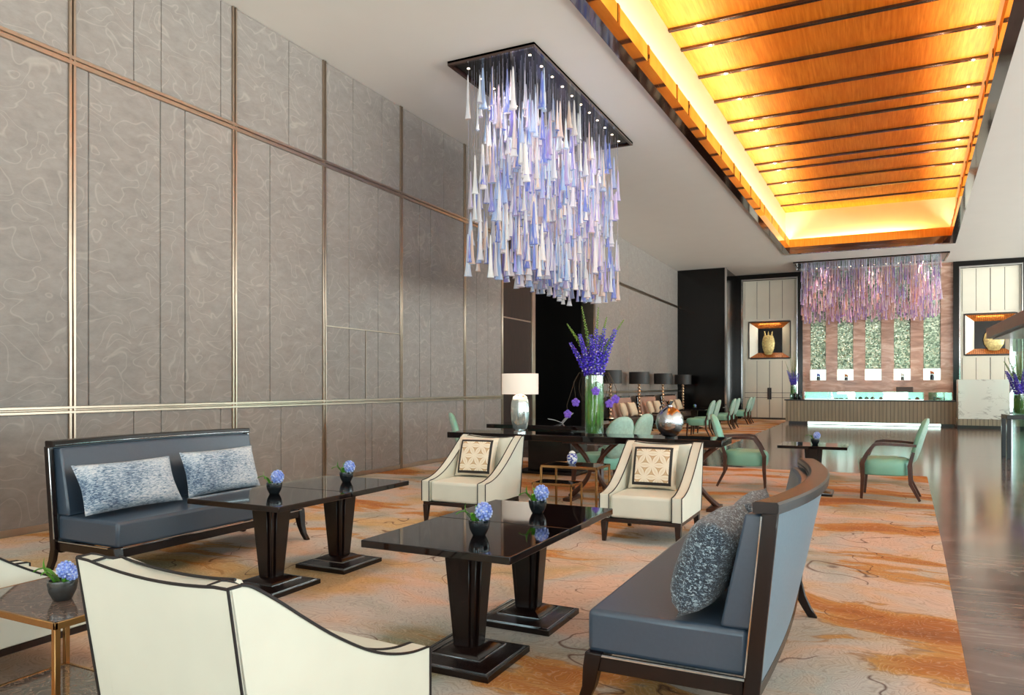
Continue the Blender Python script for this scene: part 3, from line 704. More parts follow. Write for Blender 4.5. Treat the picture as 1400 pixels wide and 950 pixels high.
# ------------------------------------------------------------------ settees
def make_sofa(label, L, h, fab, seatfab, group, loc, rz):
    t = thing('settee', label, 'sofa', loc, rz, group)
    hl = L / 2
    def yo(x, z):
        q = max(0, z - .2) / .7; return .285 + .155 * q - (.03 + .085 * q) * (x / hl) ** 2
    def th(z): return .155 - .045 * min(1, max(0, (z - .42) / (h - .46)))
    xs = [-hl + L * i / 16 for i in range(17)]
    b = MB(); poly = [(-hl + .012, -.385), (hl - .012, -.385)] + [(x * .985, yo(x, .3) - .035) for x in xs[::-1]]
    b.prism(poly, 'z', .255, .425); obj('seat', b, seatfab, t, bevel=.022, seg=3)
    def inner(x):
        r = []
        for i in range(7):
            z = .425 + (h - .05 - .425) * i / 6; r.append((x, yo(x, z) - th(z), z))
        for z in (h - .05, .425): r.append((x, yo(x, z) - .02, z))
        return r
    b = MB(); b.loft([inner(x * .975) for x in xs]); obj('backrest', b, fab, t, bevel=.012)
    b = MB(); b.loft([[(x * .98, yo(x, z) + d, z) for z, d in ((.2, -.02), (h - .04, -.02), (h - .04, 0), (.5, .004), (.2, 0))] for x in xs]); obj('back_panel', b, M['navy_daylit'] if fab is M['navy'] else fab, t, ang=60)
    b = MB(); b.loft([[(x, yo(x, h) - .075, h - .042), (x, yo(x, h) - .075, h - .006), (x, yo(x, h) - .065, h), (x, yo(x, h) + .008, h), (x, yo(x, h) + .015, h - .008), (x, yo(x, h) + .012, h - .042)] for x in [v * 1.012 for v in xs]]); obj('top_rail', b, M['wood'], t, ang=30)
    for s in (-1, 1):
        ring = []
        for z in (0, .05, .12, .2, .35, .5, .65, .8, h - .04):
            kick = .085 * (1 - min(1, z / .24)) ** 2; ww = .022 if z < .1 else .03
            y = yo(hl, z) + kick; x0, x1 = s * (hl - .012), s * (hl + .02)
            ring.append([(x0, y - ww - .012, z), (x1, y - ww - .012, z), (x1, y + .015, z), (x0, y + .015, z)])
        b = MB(); b.loft(ring); p = obj('end_post', b, M['wood'], t, bevel=.004, seg=1, ang=25)
        b = MB(); b.tube([(s * (hl + .021), yo(hl, z) - .040, z) for z in (.27, .4, .55, .7, h - .05)], .0045, 6); obj('post_glint', b, M['chrome'], p)  # thin tube modelled to stand for light reflected along the post
        b = MB(); cv = [(-.352, .262), (-.362, .2), (-.368, .12), (-.392, .05), (-.43, 0)]; ww = [.034, .032, .026, .021, .02]
        rg = []
        for (y, z), q in zip(cv, ww):
            x = s * (hl - .02); rg.append([(x - q, y - .035, z), (x + q, y - .035, z), (x + q, y - .035 + 2 * q, z), (x - q, y - .035 + 2 * q, z)])
        b.loft(rg); obj('leg', b, M['wood'], t, bevel=.005)
    b = MB(); b.box(-hl + .02, hl - .02, -.385, -.34, .19, .247)
    for s in (-1, 1): b.box(min(s * hl, s * (hl - .04)), max(s * hl, s * (hl - .04)), -.36, yo(hl, .2) - .04, .19, .247)
    b.loft([[(x, yo(x, .2) - .05, .17), (x, yo(x, .2) + .004, .17), (x, yo(x, .2) + .004, .215), (x, yo(x, .2) - .05, .215)] for x in [v * .98 for v in xs]])
    obj('frame', b, M['wood'], t, bevel=.003, seg=1)
    b = MB(); b.tube([(-hl + .03, -.388, .252), (hl - .03, -.388, .252)], .0055, 6)
    for s in (-1, 1): b.tube([(s * (hl + .001), -.36, .252), (s * (hl + .001), yo(hl, .2) - .03, .252)], .0055, 6)
    b.tube([(x, yo(x, h) - .079, h - .03) for x in xs], .004, 6)
    obj('trim', b, M['chrome'], t)
    return t
G2 = 'slate blue settees'
make_sofa('slate blue settee by the fabric wall, with two pale mottled cushions', 1.74, .935, M['navy'], M['navy'], G2, (-4.77, 3.98, RZ), pi / 2)
make_sofa('slate blue settee seen from its end and back, beside the marble floor', 1.74, .90, M['navy'], M['navy'], G2, (-.63, 3.60, RZ), -pi / 2)
g = 'mottled blue cushions'
pillow('bolster_cushion', 'pale mottled blue cushion at the near end of the settee by the wall', .78, .36, .16, M['mottle'], (-4.70, 3.50, RZ + .446), pi / 2 + .02, R(24), group=g)
pillow('bolster_cushion', 'pale mottled blue cushion at the far end of the settee by the wall', .78, .36, .16, M['mottle'], (-4.76, 4.36, RZ + .447), pi / 2 + .05, R(16), group=g)
pillow('bolster_cushion', 'dark mottled cushion at the near end of the settee seen from its end', .58, .38, .20, M['mottledark'], (-.645, 3.02, RZ + .446), -pi / 2 - .04, R(20), group=g)
pillow('bolster_cushion', 'dark mottled cushion further along the settee seen from its end', .62, .35, .17, M['mottledark'], (-.62, 3.72, RZ + .450), -pi / 2, R(20), group=g)

# ------------------------------------------------------------------ pedestal tables
def make_table(label):
    t = thing('pedestal_table', label, 'table', group='dark pedestal tables')
    b = MB(); b.box(-.385, .385, -.335, .335, .565, .60); obj('tabletop', b, M['woodtop'], t, bevel=.004)
    b = MB(); b.frus((-.055, .055, -.055, .055), .075, (-.09, .09, -.09, .09), .565)
    for s in (-1, 1):
        b.frus((s * .061 - .007, s * .061 + .007, -.035, .035), .08, (s * .096 - .007, s * .096 + .007, -.058, .058), .56)
        b.frus((-.035, .035, s * .061 - .007, s * .061 + .007), .08, (-.058, .058, s * .096 - .007, s * .096 + .007), .56)
    obj('column', b, M['wood'], t, bevel=.003, seg=1)
    b = MB(); b.box(-.22, .22, -.22, .22, 0, .03); b.frus((-.20, .20, -.20, .20), .03, (-.14, .14, -.14, .14), .052); b.frus((-.125, .125, -.125, .125), .052, (-.07, .07, -.07, .07), .08)
    p = obj('base', b, M['wood'], t, bevel=.002, seg=1)
    b = MB()
    for q, z in ((.202, .0325), (.132, .0545)): b.tube([(-q, -q, z), (q, -q, z), (q, q, z), (-q, q, z)], .003, 4, closed=True)
    obj('inlay', b, M['chrome'], p)
    return t
T = make_table('dark pedestal table by the blue settee at the wall, at its near end'); T.location = (-3.51, 3.585, RZ)
dup(T, (-3.51, 4.262, RZ), 0, 'dark pedestal table by the blue settee at the wall, at its far end')
dup(T, (-1.735, 3.06, RZ), 0, 'dark pedestal table nearest the camera, beside the settee seen from its end')
dup(T, (-1.735, 3.737, RZ), 0, 'dark pedestal table before the two cushioned armchairs, joined to the nearest table')
dup(T, (-.64, 9.66, RZ), 0, 'dark pedestal table between the two mint armchairs')
for y, lb in ((19.75, 'nearest the globe vase'), (22.9, 'in the middle of the row'), (25.9, 'at the far end')):
    dup(T, (-4.95, y, RZ), 0, 'dark pedestal table in the lounge row, ' + lb)

# ------------------------------------------------------------------ flower pots
def flower_head(b, c, r, n=46):
    for i in range(n):
        z = 1 - 2 * (i + .5) / n; a = i * 2.4; q = math.sqrt(1 - z * z)
        b.ball((c[0] + r * q * cos(a), c[1] + r * q * sin(a), c[2] + r * 1.1 * z), r * .26, 6, 3)
    b.ball(c, r * .95, 8, 5)
def leafblade(b, p0, p1, w, bend=(0, 0, .02)):
    p0, p1 = Vector(p0), Vector(p1); d = p1 - p0; sd = d.cross(Vector((0, 0, 1))); sd = sd.normalized() if sd.length > 1e-4 else Vector((1, 0, 0))
    L_, R_ = [], []
    for i in range(6):
        k = i / 5; p = p0 + d * k + Vector(bend) * sin(pi * k); ww = w * (sin(pi * min(1, .25 + .75 * k)) + .02); n_ = Vector((0, 0, .002))
        L_.append([tuple(p - sd * ww), tuple(p + n_), tuple(p + sd * ww), tuple(p - n_ * 2)])
    b.loft(L_)
def make_pot(label, potm, r=.052, h=.075, heads=((.020, .008, .112, .036),)):
    t = thing('flower_pot', label, 'flower pot', group='small pots of blue hyacinth')
    b = MB(); b.lathe([(r * .55, 0), (r * .62, .003), (r * .9, h * .45), (r, h * .85), (r * .98, h), (r * .86, h), (r * .84, h * .9), (.002, h * .88)], 20); obj('pot', b, potm, t, ang=50)
    b = MB()
    for x, y, z, q in heads: flower_head(b, (x, y, z), q)
    obj('flower', b, M['hyacinth'], t)
    b = MB()
    for q in heads: b.tube([(q[0] * .5, q[1] * .5, h * .85), (q[0], q[1], q[2] - q[3] * .6)], .006, 6)
    leafblade(b, (-.02, -.01, h * .9), (-.055, -.035, h + .085), .012, (-.018, -.01, 0)); leafblade(b, (-.02, 0, h * .9), (-.10, -.05, h + .03), .012, (0, 0, .03)); leafblade(b, (-.01, .01, h * .9), (-.03, .045, h + .06), .010); leafblade(b, (-.02, -.02, h * .9), (-.02, -.07, h + .03), .011, (0, 0, .025))
    obj('leaf', b, M['leafgreen'], t)
    return t
P_ = make_pot('small pot of blue hyacinth on the nearer table beside the settee at the wall', M['pot']); P_.location = (-3.54, 3.64, RZ + .60)
gp = 'small pots of blue hyacinth'
dup(P_, (-3.50, 4.33, RZ + .60), .5, 'small pot of blue hyacinth on the farther table beside the settee at the wall')
dup(P_, (-1.68, 3.06, RZ + .60), .2, 'small pot of blue hyacinth on the table nearest the camera')
dup(P_, (-1.68, 3.74, RZ + .60), .3, 'small pot of blue hyacinth on the table before the cushioned armchairs')
dup(P_, (-.62, 9.62, RZ + .60), -.6, 'small pot of blue hyacinth on the table between the mint armchairs')
dup(P_, (-4.90, 22.7, RZ + .60), 1., 'small pot of blue hyacinth on the middle lounge table')
dup(P_, (-4.90, 25.7, RZ + .60), 2., 'small pot of blue hyacinth on the farthest lounge table')
P2 = make_pot('pewter pot of blue hyacinth on the brass side table at the left', M['pewter'], .052, .076, ((.024, -.004, .118, .026), (.006, .02, .104, .024), (.034, .014, .098, .02)))
P2.location = (-2.76, 1.74, RZ + .50)
t = thing('ginger_jar', 'small blue and white jar on the nested brass tables', 'jar', (-2.78, 7.06, RZ + .50))
b = MB(); b.lathe([(.028, 0), (.034, .004), (.052, .04), (.056, .075), (.046, .105), (.03, .118)], 18)
def m_bw():
    a = N('blue_white_glaze'); n = a.noise(a.obj(), 26, 2, .5, 1.5); a.color(a.ramp(n, [(.47, C(232, 236, 246)), (.52, C(70, 84, 170))])); a.set(Roughness=.15); return a.m
obj('body', b, m_bw(), t)
b = MB(); b.lathe([(.032, .117), (.034, .125), (.02, .138), (.006, .144)], 14); obj('lid', b, M['white'], t)

# ------------------------------------------------------------------ brass tables
def brass_table(label, w, d, h, loc, rz, topm, shelf=True, r=.0105, group='brass framed side tables'):
    t = thing('side_table', label, 'side table', loc, rz, group)
    b = MB(); b.box(-w + .008, w - .008, -d + .008, d - .008, h - .012, h); obj('tabletop', b, topm, t, bevel=.001, seg=1)
    b = MB()
    for s in (-1, 1): b.box(-w, w, s * d - (.012 if s > 0 else -.0), s * d + (0 if s > 0 else .012), h - .024, h + .001); b.box(s * w - (.012 if s > 0 else 0), s * w + (0 if s > 0 else .012), -d, d, h - .024, h + .001)
    fr = obj('frame', b, M['brass'], t, bevel=.002, seg=1)
    for sx in (-1, 1):
        for sy in (-1, 1):
            b = MB(); x, y = sx * (w - r), sy * (d - r); b.box(x - r, x + r, y - r, y + r, 0, h - .02); obj('leg', b, M['brass'], t, bevel=.002, seg=1)
    if shelf:
        b = MB()
        for s in (-1, 1): b.box(-w + r, w - r, s * (d - r) - .007, s * (d - r) + .007, .10, .115); b.box(s * (w - r) - .007, s * (w - r) + .007, -d + r, d - r, .10, .115)
        obj('stretcher', b, M['brass'], t, bevel=.001, seg=1)
        b = MB(); b.box(-w + .012, w - .012, -d + .012, d - .012, .104, .112); obj('shelf', b, topm, t)
    return t
def m_figured():
    a = N('figured_stone_top'); p = a.obj(); n = a.noise(p, 7, 3, .5, 1.5)
    f = a.math('ABSOLUTE', a.math('SUBTRACT', a.math('FRACT', a.math('MULTIPLY', n, 9.)), .5))
    a.color(a.mix(a.ramp(f, [(.0, (1, 1, 1)), (.14, (0, 0, 0))]), C(92, 76, 68), C(136, 118, 104))); a.set(Roughness=.08); a.b.inputs['Specular IOR Level'].default_value = .7; return a.m
brass_table('brass side table with a figured stone top, carrying the pewter flower pot', .32, .225, .50, (-2.82, 1.775, RZ), 0, m_figured())
brass_table('taller brass nesting table with the blue and white jar, between the cushioned armchairs', .31, .21, .50, (-2.76, 7.10, RZ), 0, M['woodtop'], False)
brass_table('lower brass nesting table standing before the taller one', .21, .15, .37, (-2.78, 6.66, RZ), 0, M['woodtop'], True, .009)

# ------------------------------------------------------------------ console and desk
t = thing('console_table', 'long dark console with curved crossed legs behind the cream armchairs', 'console table', (-3.0, 7.93, RZ))
b = MB(); b.box(-1.64, 1.63, -.29, .29, .685, .755); obj('tabletop', b, M['woodtop'], t, bevel=.006)
for x in (-1.2, .14, 1.25):
    b = MB()
    for s in (-1, 1):
        b.tube([(x + s * (.04 + .25 * abs(q) ** 1.7), 0, .36 + .33 * q) for q in [i / 6 for i in range(-6, 7)]], [.032 - .008 * (1 - abs(i / 6)) for i in range(-6, 7)], 8)
    b.box(x - .06, x + .06, -.03, .03, .33, .39); b.box(x - .3, x + .3, -.2, .2, .66, .685); b.box(x - .30, x - .2, -.2, .2, 0, .035); b.box(x + .2, x + .30, -.2, .2, 0, .035)
    obj('leg', b, M['walnut'], t, bevel=.003, seg=1)
t = thing('reading_table', 'dark polished table before the black recess, behind the console', 'table', (-4.35, 10.45, RZ))
b = MB(); b.box(-.8, .8, -.85, .85, .69, .75); obj('tabletop', b, M['woodtop'], t, bevel=.006)
b = MB(); b.box(-.35, .35, -.35, .35, .04, .69); obj('column', b, M['wood'], t, bevel=.01)
b = MB(); b.box(-.5, .5, -.5, .5, 0, .04); obj('base', b, M['wood'], t, bevel=.005)
# open magazine lying on the far table
t = thing('open_magazine', 'silver open magazine lying on the dark table before the recess', 'magazine', (-4.22, 10.3, RZ + .7505), .5)
for s, a in ((-1, 16), (1, 44)):
    b = MB(); ca, sa = cos(R(a)), sin(R(a))
    b.loft([[(s * .22 * k * ca, -.14, .22 * k * sa + .012 * sin(pi * k)), (s * .22 * k * ca, .14, .22 * k * sa + .012 * sin(pi * k)), (s * .22 * k * ca, .14, .22 * k * sa + .012 * sin(pi * k) + .006), (s * .22 * k * ca, -.14, .22 * k * sa + .012 * sin(pi * k) + .006)] for k in (0, .25, .5, .75, 1)])
    obj('page', b, M['paper'], t)

# table lamp
t = thing('table_lamp', 'mercury glass table lamp with a cream drum shade on the console', 'table lamp', (-3.76, 7.86, RZ + .7552))
b = MB(); b.M = Matrix.Diagonal((1, .7, 1, 1)); b.lathe([(.055, .03), (.085, .05), (.108, .14), (.116, .25), (.112, .36), (.09, .43), (.05, .455), (.02, .462)], 24); obj('body', b, M['mercury'], t)
b = MB(); b.lathe([(.075, 0), (.075, .018), (.05, .03), (.045, .036)], 20); obj('base', b, M['chrome'], t)
b = MB(); b.lathe([(.012, .455), (.012, .50), (.006, .52), (.006, .56)], 10); obj('stem', b, M['chrome'], t)
b = MB()
b.M = Matrix.Diagonal((1, .72, 1, 1)); b.lathe([(.228, .46), (.228, .705), (.222, .705), (.222, .46)], 36)
b.f = [f for f in b.f if len(f) == 4]; b.add([], [])
n = 36; b.f += [[j, (j + 1) % n, 3 * n + (j + 1) % n, 3 * n + j] for j in range(n)]; b.m = [0] * len(b.f)
obj('lamp_shade', b, M['shade'], t)
lt = bpy.data.lights.new('lamp_bulb', 'POINT'); lt.energy = 5; lt.color = (1, .82, .62); lt.shadow_soft_size = .05
lo = bpy.data.objects.new('lamp_bulb', lt); lo.location = (-3.76, 7.86, RZ + .7552 + .58); COL.objects.link(lo)

# globe vase
t = thing('globe_vase', 'silver globe vase with a dark leafy crown on the console', 'vase', (-1.96, 7.84, RZ + .7552))
b = MB(); b.lathe([(.05, .012), (.075, .02), (.13, .09), (.15, .165), (.138, .24), (.10, .295), (.05, .325), (.032, .335), (.03, .35), (.02, .352)], 28); obj('body', b, M['silver'], t)
b = MB(); b.lathe([(.05, 0), (.052, .008), (.035, .016)], 18); obj('foot', b, M['pewter'], t)
b = MB()
for a in range(6): leafblade(b, (.012 * cos(a * 1.05), .012 * sin(a * 1.05), .345), (.06 * cos(a * 1.05), .06 * sin(a * 1.05), .40), .011, (0, 0, .012))
leafblade(b, (-.03, -.03, .35), (-.075, -.10, .285), .014, (-.02, -.02, .02)); leafblade(b, (-.03, -.02, .35), (-.10, -.06, .30), .013, (-.02, -.01, .02)); obj('leaf_crown', b, M['pot'], t)

# ------------------------------------------------------------------ flower vases
def spike(b, p0, p1, r, n, bs, tip=.35):
    p0, p1 = Vector(p0), Vector(p1); d = (p1 - p0); a = d.orthogonal().normalized(); c = d.cross(a).normalized()
    for i in range(n):
        k = (i + .5) / n; q = r * (1 - (1 - tip) * k); th = i * 2.399
        p = p0 + d * k + (a * cos(th) + c * sin(th)) * q
        s = bs * (1 - .5 * k) * random.uniform(.8, 1.2); b.ball(tuple(p), (s, s, s * .8), 5, 3)
def delphinium_vase(label, loc, vr, vh, spikes, spires, sp_len, orchids, group=None):
    t = thing('flower_vase', label, 'flower vase', loc, 0, group)
    n = 28; b = MB(); b.lathe([(vr * .97, 0), (vr, .004), (vr, vh), (vr * .95, vh), (vr * .95, .02), (.002, .018)], n); obj('glass', b, M['glass'], t, ang=50)
    b = MB()
    for i in range(26):
        a = i * 2 * pi / 26 + random.uniform(-.1, .1); q = vr * .86
        b.tube([(q * cos(a + .25 * k), q * sin(a + .25 * k), .03 + (vh * .94 - .03) * k) for k in (0, .25, .5, .75, 1)], [vr * .05, vr * .13, vr * .15, vr * .13, vr * .05], 6)
    b.lathe([(vr * .78, .022), (vr * .78, vh * .9)], 16)
    obj('leaf_lining', b, M['leafgreen'], t)
    for i in range(spikes):
        a = i * 2.399; q = math.sqrt((i + .5) / spikes); x, y = q * cos(a), q * sin(a)
        l = sp_len * random.uniform(.72, 1.0) * (1 - .12 * q)
        p0 = (x * vr * .72, y * vr * .72, vh + .01); p1 = (x * vr * 2.9, y * vr * 2.9, vh + l)
        b = MB(); spike(b, p0, p1, vr * .34, 62, vr * .20); s = obj('flower_spike', b, M['purple'], t)
        b = MB(); b.tube([(x * vr * .35, y * vr * .35, vh * .6), p0, p1], [.004, .004, .002], 5); obj('stalk', b, M['spire'], s)
    for (x, y, l) in spires:
        p0 = (x * .35, y * .35, vh + sp_len * .5); p1 = (x, y, vh + l)
        b = MB(); spike(b, p0, p1, vr * .20, 46, vr * .13, .2); b.tube([(x * .1, y * .1, vh * .7), p0, p1], [.004, .004, .002], 5); obj('green_spire', b, M['spire'], t)
    for (x, y, z) in orchids:
        b = MB()
        for q in range(5):
            a = q * 2 * pi / 5 + .3; b.ball((x + .028 * cos(a), y - .012, z + .028 * sin(a)), (.026, .01, .024), 8, 4)
        b.ball((x, y - .022, z), .012, 6, 4); o = obj('orchid', b, M['orchid'], t)
        s = 1 if x > 0 else -1
        b = MB(); b.tube([(s * vr * .9, y * .4, vh + .0), (s * (vr + .07), y * .6, vh + .03), (s * (vr + .13), y * .8, vh - .08), (x * 1.05, y, z + .1), (x, y, z)], [.003] * 5, 5); obj('twig', b, M['twig'], o)
    if orchids:
        b = MB()
        for s, rr in ((-1, .13), (-1, .10), (1, .10), (1, .13)):
            b.tube([(s * (vr * .6 + rr * sin(q)), -.02 * s, vh - .14 + rr * 1.5 * cos(q)) for q in [i * .35 for i in range(0, 9)]], .0028, 5)
        obj('curled_twig', b, M['twig'], t)
    return t
delphinium_vase('tall glass vase of purple delphinium and orchids on the console', (-2.84, 7.90, RZ + .7552), .105, .68, 15,
    [(-.33, -.02, .60), (-.17, .04, .80), (.03, .05, .78), (.15, .0, .66), (.34, .02, .62)], .58, [(-.31, -.03, .235), (-.20, -.06, .37), (.06, -.115, .50), (.20, -.05, .36), (.26, -.02, .41)], 'glass vases of purple delphinium')
delphinium_vase('glass vase of purple delphinium on the pastry counter, beside the cabinet', (-2.50, 27.78, .861), .10, .50, 8, [(-.12, 0, 1.15), (.05, .05, 1.25), (.14, 0, 1.2), (-.28, 0, .85), (0, 0, 1.2), (-.06,.05,1.0), (.1,-.05,.95)], .60, [], 'glass vases of purple delphinium')
delphinium_vase('glass vase of purple delphinium on the black stand under the canopy', (2.44, 16.02, .801), .12, .38, 9, [(-.20, 0, .66), (-.08, .05, .7), (.06, -.1, .69), (.18, 0, .66), (-.26, .05, .6), (0, .1, .7), (.25, -.05, .6)], .50, [], 'glass vases of purple delphinium')

# ------------------------------------------------------------------ mint chairs
def make_chair(label, arms, group):
    t = thing('dining_chair' if not arms else 'elbow_chair', label, 'chair', group=group)
    b = MB(); pl = []
    for i in range(28):
        a = 2 * pi * i / 28; e = 2.9; ca, sa = cos(a), sin(a)
        pl.append((.262 * math.copysign(abs(ca) ** (2 / e), ca) * (1 - .06 * sa), -.02 + .27 * math.copysign(abs(sa) ** (2 / e), sa)))
    b.loft([[(x * k, y * k, z) for x, y in pl] for k, z in ((.94, .285), (1, .30), (1, .42), (.97, .455), (.8, .475), (.4, .483))]); s = obj('seat', b, M['mint'], t, ang=60)
    b = MB()
    for x in (-.09, .09): b.tube([(x, -.292, .325), (x, -.296, .42), (x, -.25, .468), (x, .1, .486)], .0045, 5)
    obj('seam', b, M['mintprint'], s)
    def back(k, yy, ex):
        out = []
        for i in range(28):
            a = 2 * pi * i / 28; e = 2.5; ca, sa = cos(a), sin(a)
            x = .225 * k * math.copysign(abs(ca) ** (2 / e), ca); z = .26 * k * math.copysign(abs(sa) ** (2 / e), sa)
            out.append((x, .265 + yy + .20 * (z + .26) / .52 * .75 - .28 * x * x, .685 + z))
        return out
    b = MB(); b.loft([back(k, yy, 0) for k, yy in ((.55, -.052), (.85, -.044), (.97, -.024), (1, 0))]); obj('backrest', b, M['mint'], t, ang=70)
    b = MB(); b.loft([back(k, yy, 0) for k, yy in ((1, .0), (.97, .02), (.8, .034), (.4, .04))]); obj('back_cover', b, M['mintprint'], t, ang=70)
    for sx in (-1, 1):
        b = MB(); b.tube([(sx * .225, -.225, .34), (sx * .232, -.235, .18), (sx * .235, -.25, .009)] if not arms else [(sx * .275, -.245, .43), (sx * .268, -.24, .25), (sx * .26, -.255, .009)], [.036, .030, .02], 4); obj('leg', b, M['walnut'], t, ang=25)
        b = MB(); b.tube([(sx * .20, .275, .56), (sx * .205, .235, .40), (sx * .21, .245, .2), (sx * .215, .34, .011)], [.024, .031, .027, .02], 4); obj('leg', b, M['walnut'], t, ang=25)
        if arms:
            b = MB(); b.tube([(sx * .225, .30, .635), (sx * .275, .15, .645), (sx * .29, -.05, .652), (sx * .29, -.12, .64), (sx * .285, -.19, .54), (sx * .275, -.245, .42)], [.02, .022, .025, .026, .028, .034], 4, flat=1.0); obj('arm', b, M['walnut'], t, ang=25)
    return t
E1 = make_chair('mint elbow chair facing right, beside the console end', True, 'mint elbow chairs'); E1.location = (-1.50, 9.98, RZ); E1.rotation_euler.z = pi / 2 + .12
dup(E1, (.16, 9.66, RZ), -pi / 2 - .06, 'mint elbow chair facing left, at the edge of the carpet')
gd = 'mint dining chairs'
D1 = make_chair('mint dining chair with its back to us, right behind the flower vase', False, gd); D1.location = (-3.05, 8.70, RZ); D1.rotation_euler.z = -2.05
dup(D1, (-3.10, 9.70, RZ), -1.80, 'mint dining chair seen edge on, right of the vase behind the console')
dup(D1, (-4.92, 8.98, RZ), 2.09, 'mint dining chair at the left end of the dark table, before the fabric wall')
for y, lb in ((19.45, 'nearest of the lounge row'), (20.25, 'second in the lounge row'), (22.75, 'third in the lounge row'), (23.5, 'fourth in the lounge row'), (26.05, 'fifth in the lounge row'), (26.8, 'last of the lounge row by the ivory cabinet')):
    dup(D1, (-4.10, y, RZ), -pi / 2 + random.uniform(-.05, .05), 'mint dining chair, ' + lb)

# ------------------------------------------------------------------ lounge settees, lamps
LY = (18.8, 21.5, 24.3, 27.2)
pos = ('nearest the flower vase', 'in the middle of the row', 'at the far end of the row')
for i in range(3):
    y = (LY[i] + LY[i + 1]) / 2
    make_sofa('rose taupe settee against the wall, ' + pos[i], 1.85, 1.02, M['mauve'], M['brownfab'], 'rose taupe settees', (-6.20, y, RZ), pi / 2)
    for j, (dy, q) in enumerate(((-.42, 'nearer'), (.42, 'farther'))):
        pillow('scatter_cushion', 'ivory cushion, %s of two on the settee %s' % (q, pos[i]), .46, .42, .16, M['ivory'], (-6.16, y + dy, RZ + .450), pi / 2 + (-.1 if j else .1), R(18), group='ivory cushions on the lounge settees')
def make_lamp(label):
    t = thing('twisted_lamp', label, 'lamp', group='twisted column lamps')
    rg = []
    for i in range(73):
        z = .03 + .90 * i / 72; a = i * 2 * pi / 8; q = 1.
        rg.append([(.042 * cos(2 * pi * j / 12) * cos(a) - .021 * sin(2 * pi * j / 12) * sin(a), .042 * cos(2 * pi * j / 12) * sin(a) + .021 * sin(2 * pi * j / 12) * cos(a), z) for j in range(12)])
    b = MB(); rg = []
    for i in range(91):
        z = .03 + .92 * i / 90; a = z / .92 * 2 * pi * 4.5
        rg.append([(.052 * cos(f) * cos(a) - .02 * sin(f) * sin(a), .052 * cos(f) * sin(a) + .02 * sin(f) * cos(a), z) for f in [2 * pi * j / 12 for j in range(12)]])
    b.loft(rg); obj('column', b, M['twist'], t, ang=70)
    b = MB(); b.lathe([(.11, 0), (.11, .015), (.05, .03), (.03, .032)], 20); obj('base', b, M['twist'], t)
    b = MB(); b.lathe([(.012, .94), (.012, 1.0), (.006, 1.2)], 8); obj('stem', b, M['chrome'], t)
    b = MB(); n = 32; b.lathe([(.305, .93), (.305, 1.29), (.298, 1.29), (.298, .93)], n); b.f = [f for f in b.f if len(f) == 4]
    b.f += [[j, (j + 1) % n, 3 * n + (j + 1) % n, 3 * n + j] for j in range(n)]; b.m = [0] * len(b.f); obj('lamp_shade', b, M['darkshade'], t)
    return t
def make_end(label):
    t = thing('end_table', label, 'side table', group='dark end tables by the wall')
    b = MB(); b.box(-.27, .27, -.27, .27, .41, .45); obj('tabletop', b, M['woodtop'], t, bevel=.004)
    for sx in (-1, 1):
        for sy in (-1, 1):
            b = MB(); b.frus((sx * .24 - .015, sx * .24 + .015, sy * .24 - .015, sy * .24 + .015), 0, (sx * .24 - .025, sx * .24 + .025, sy * .24 - .025, sy * .24 + .025), .41); obj('leg', b, M['wood'], t)
    return t
lp = ['nearest the flower vase', 'second from the flower vase', 'third from the flower vase, above the globe vase', 'farthest, against the black wall']
for i, y in enumerate(LY):
    if i == 0:
        La = make_lamp('black shaded twisted lamp ' + lp[0]); La.location = (-6.30, y, RZ + .4502); En = make_end('dark end table under the twisted lamp ' + lp[0]); En.location = (-6.30, y, RZ)
    else:
        dup(La, (-6.30, y, RZ + .4502), .4 * i, 'black shaded twisted lamp ' + lp[i]); dup(En, (-6.30, y, RZ), 0, 'dark end table under the twisted lamp ' + lp[i])

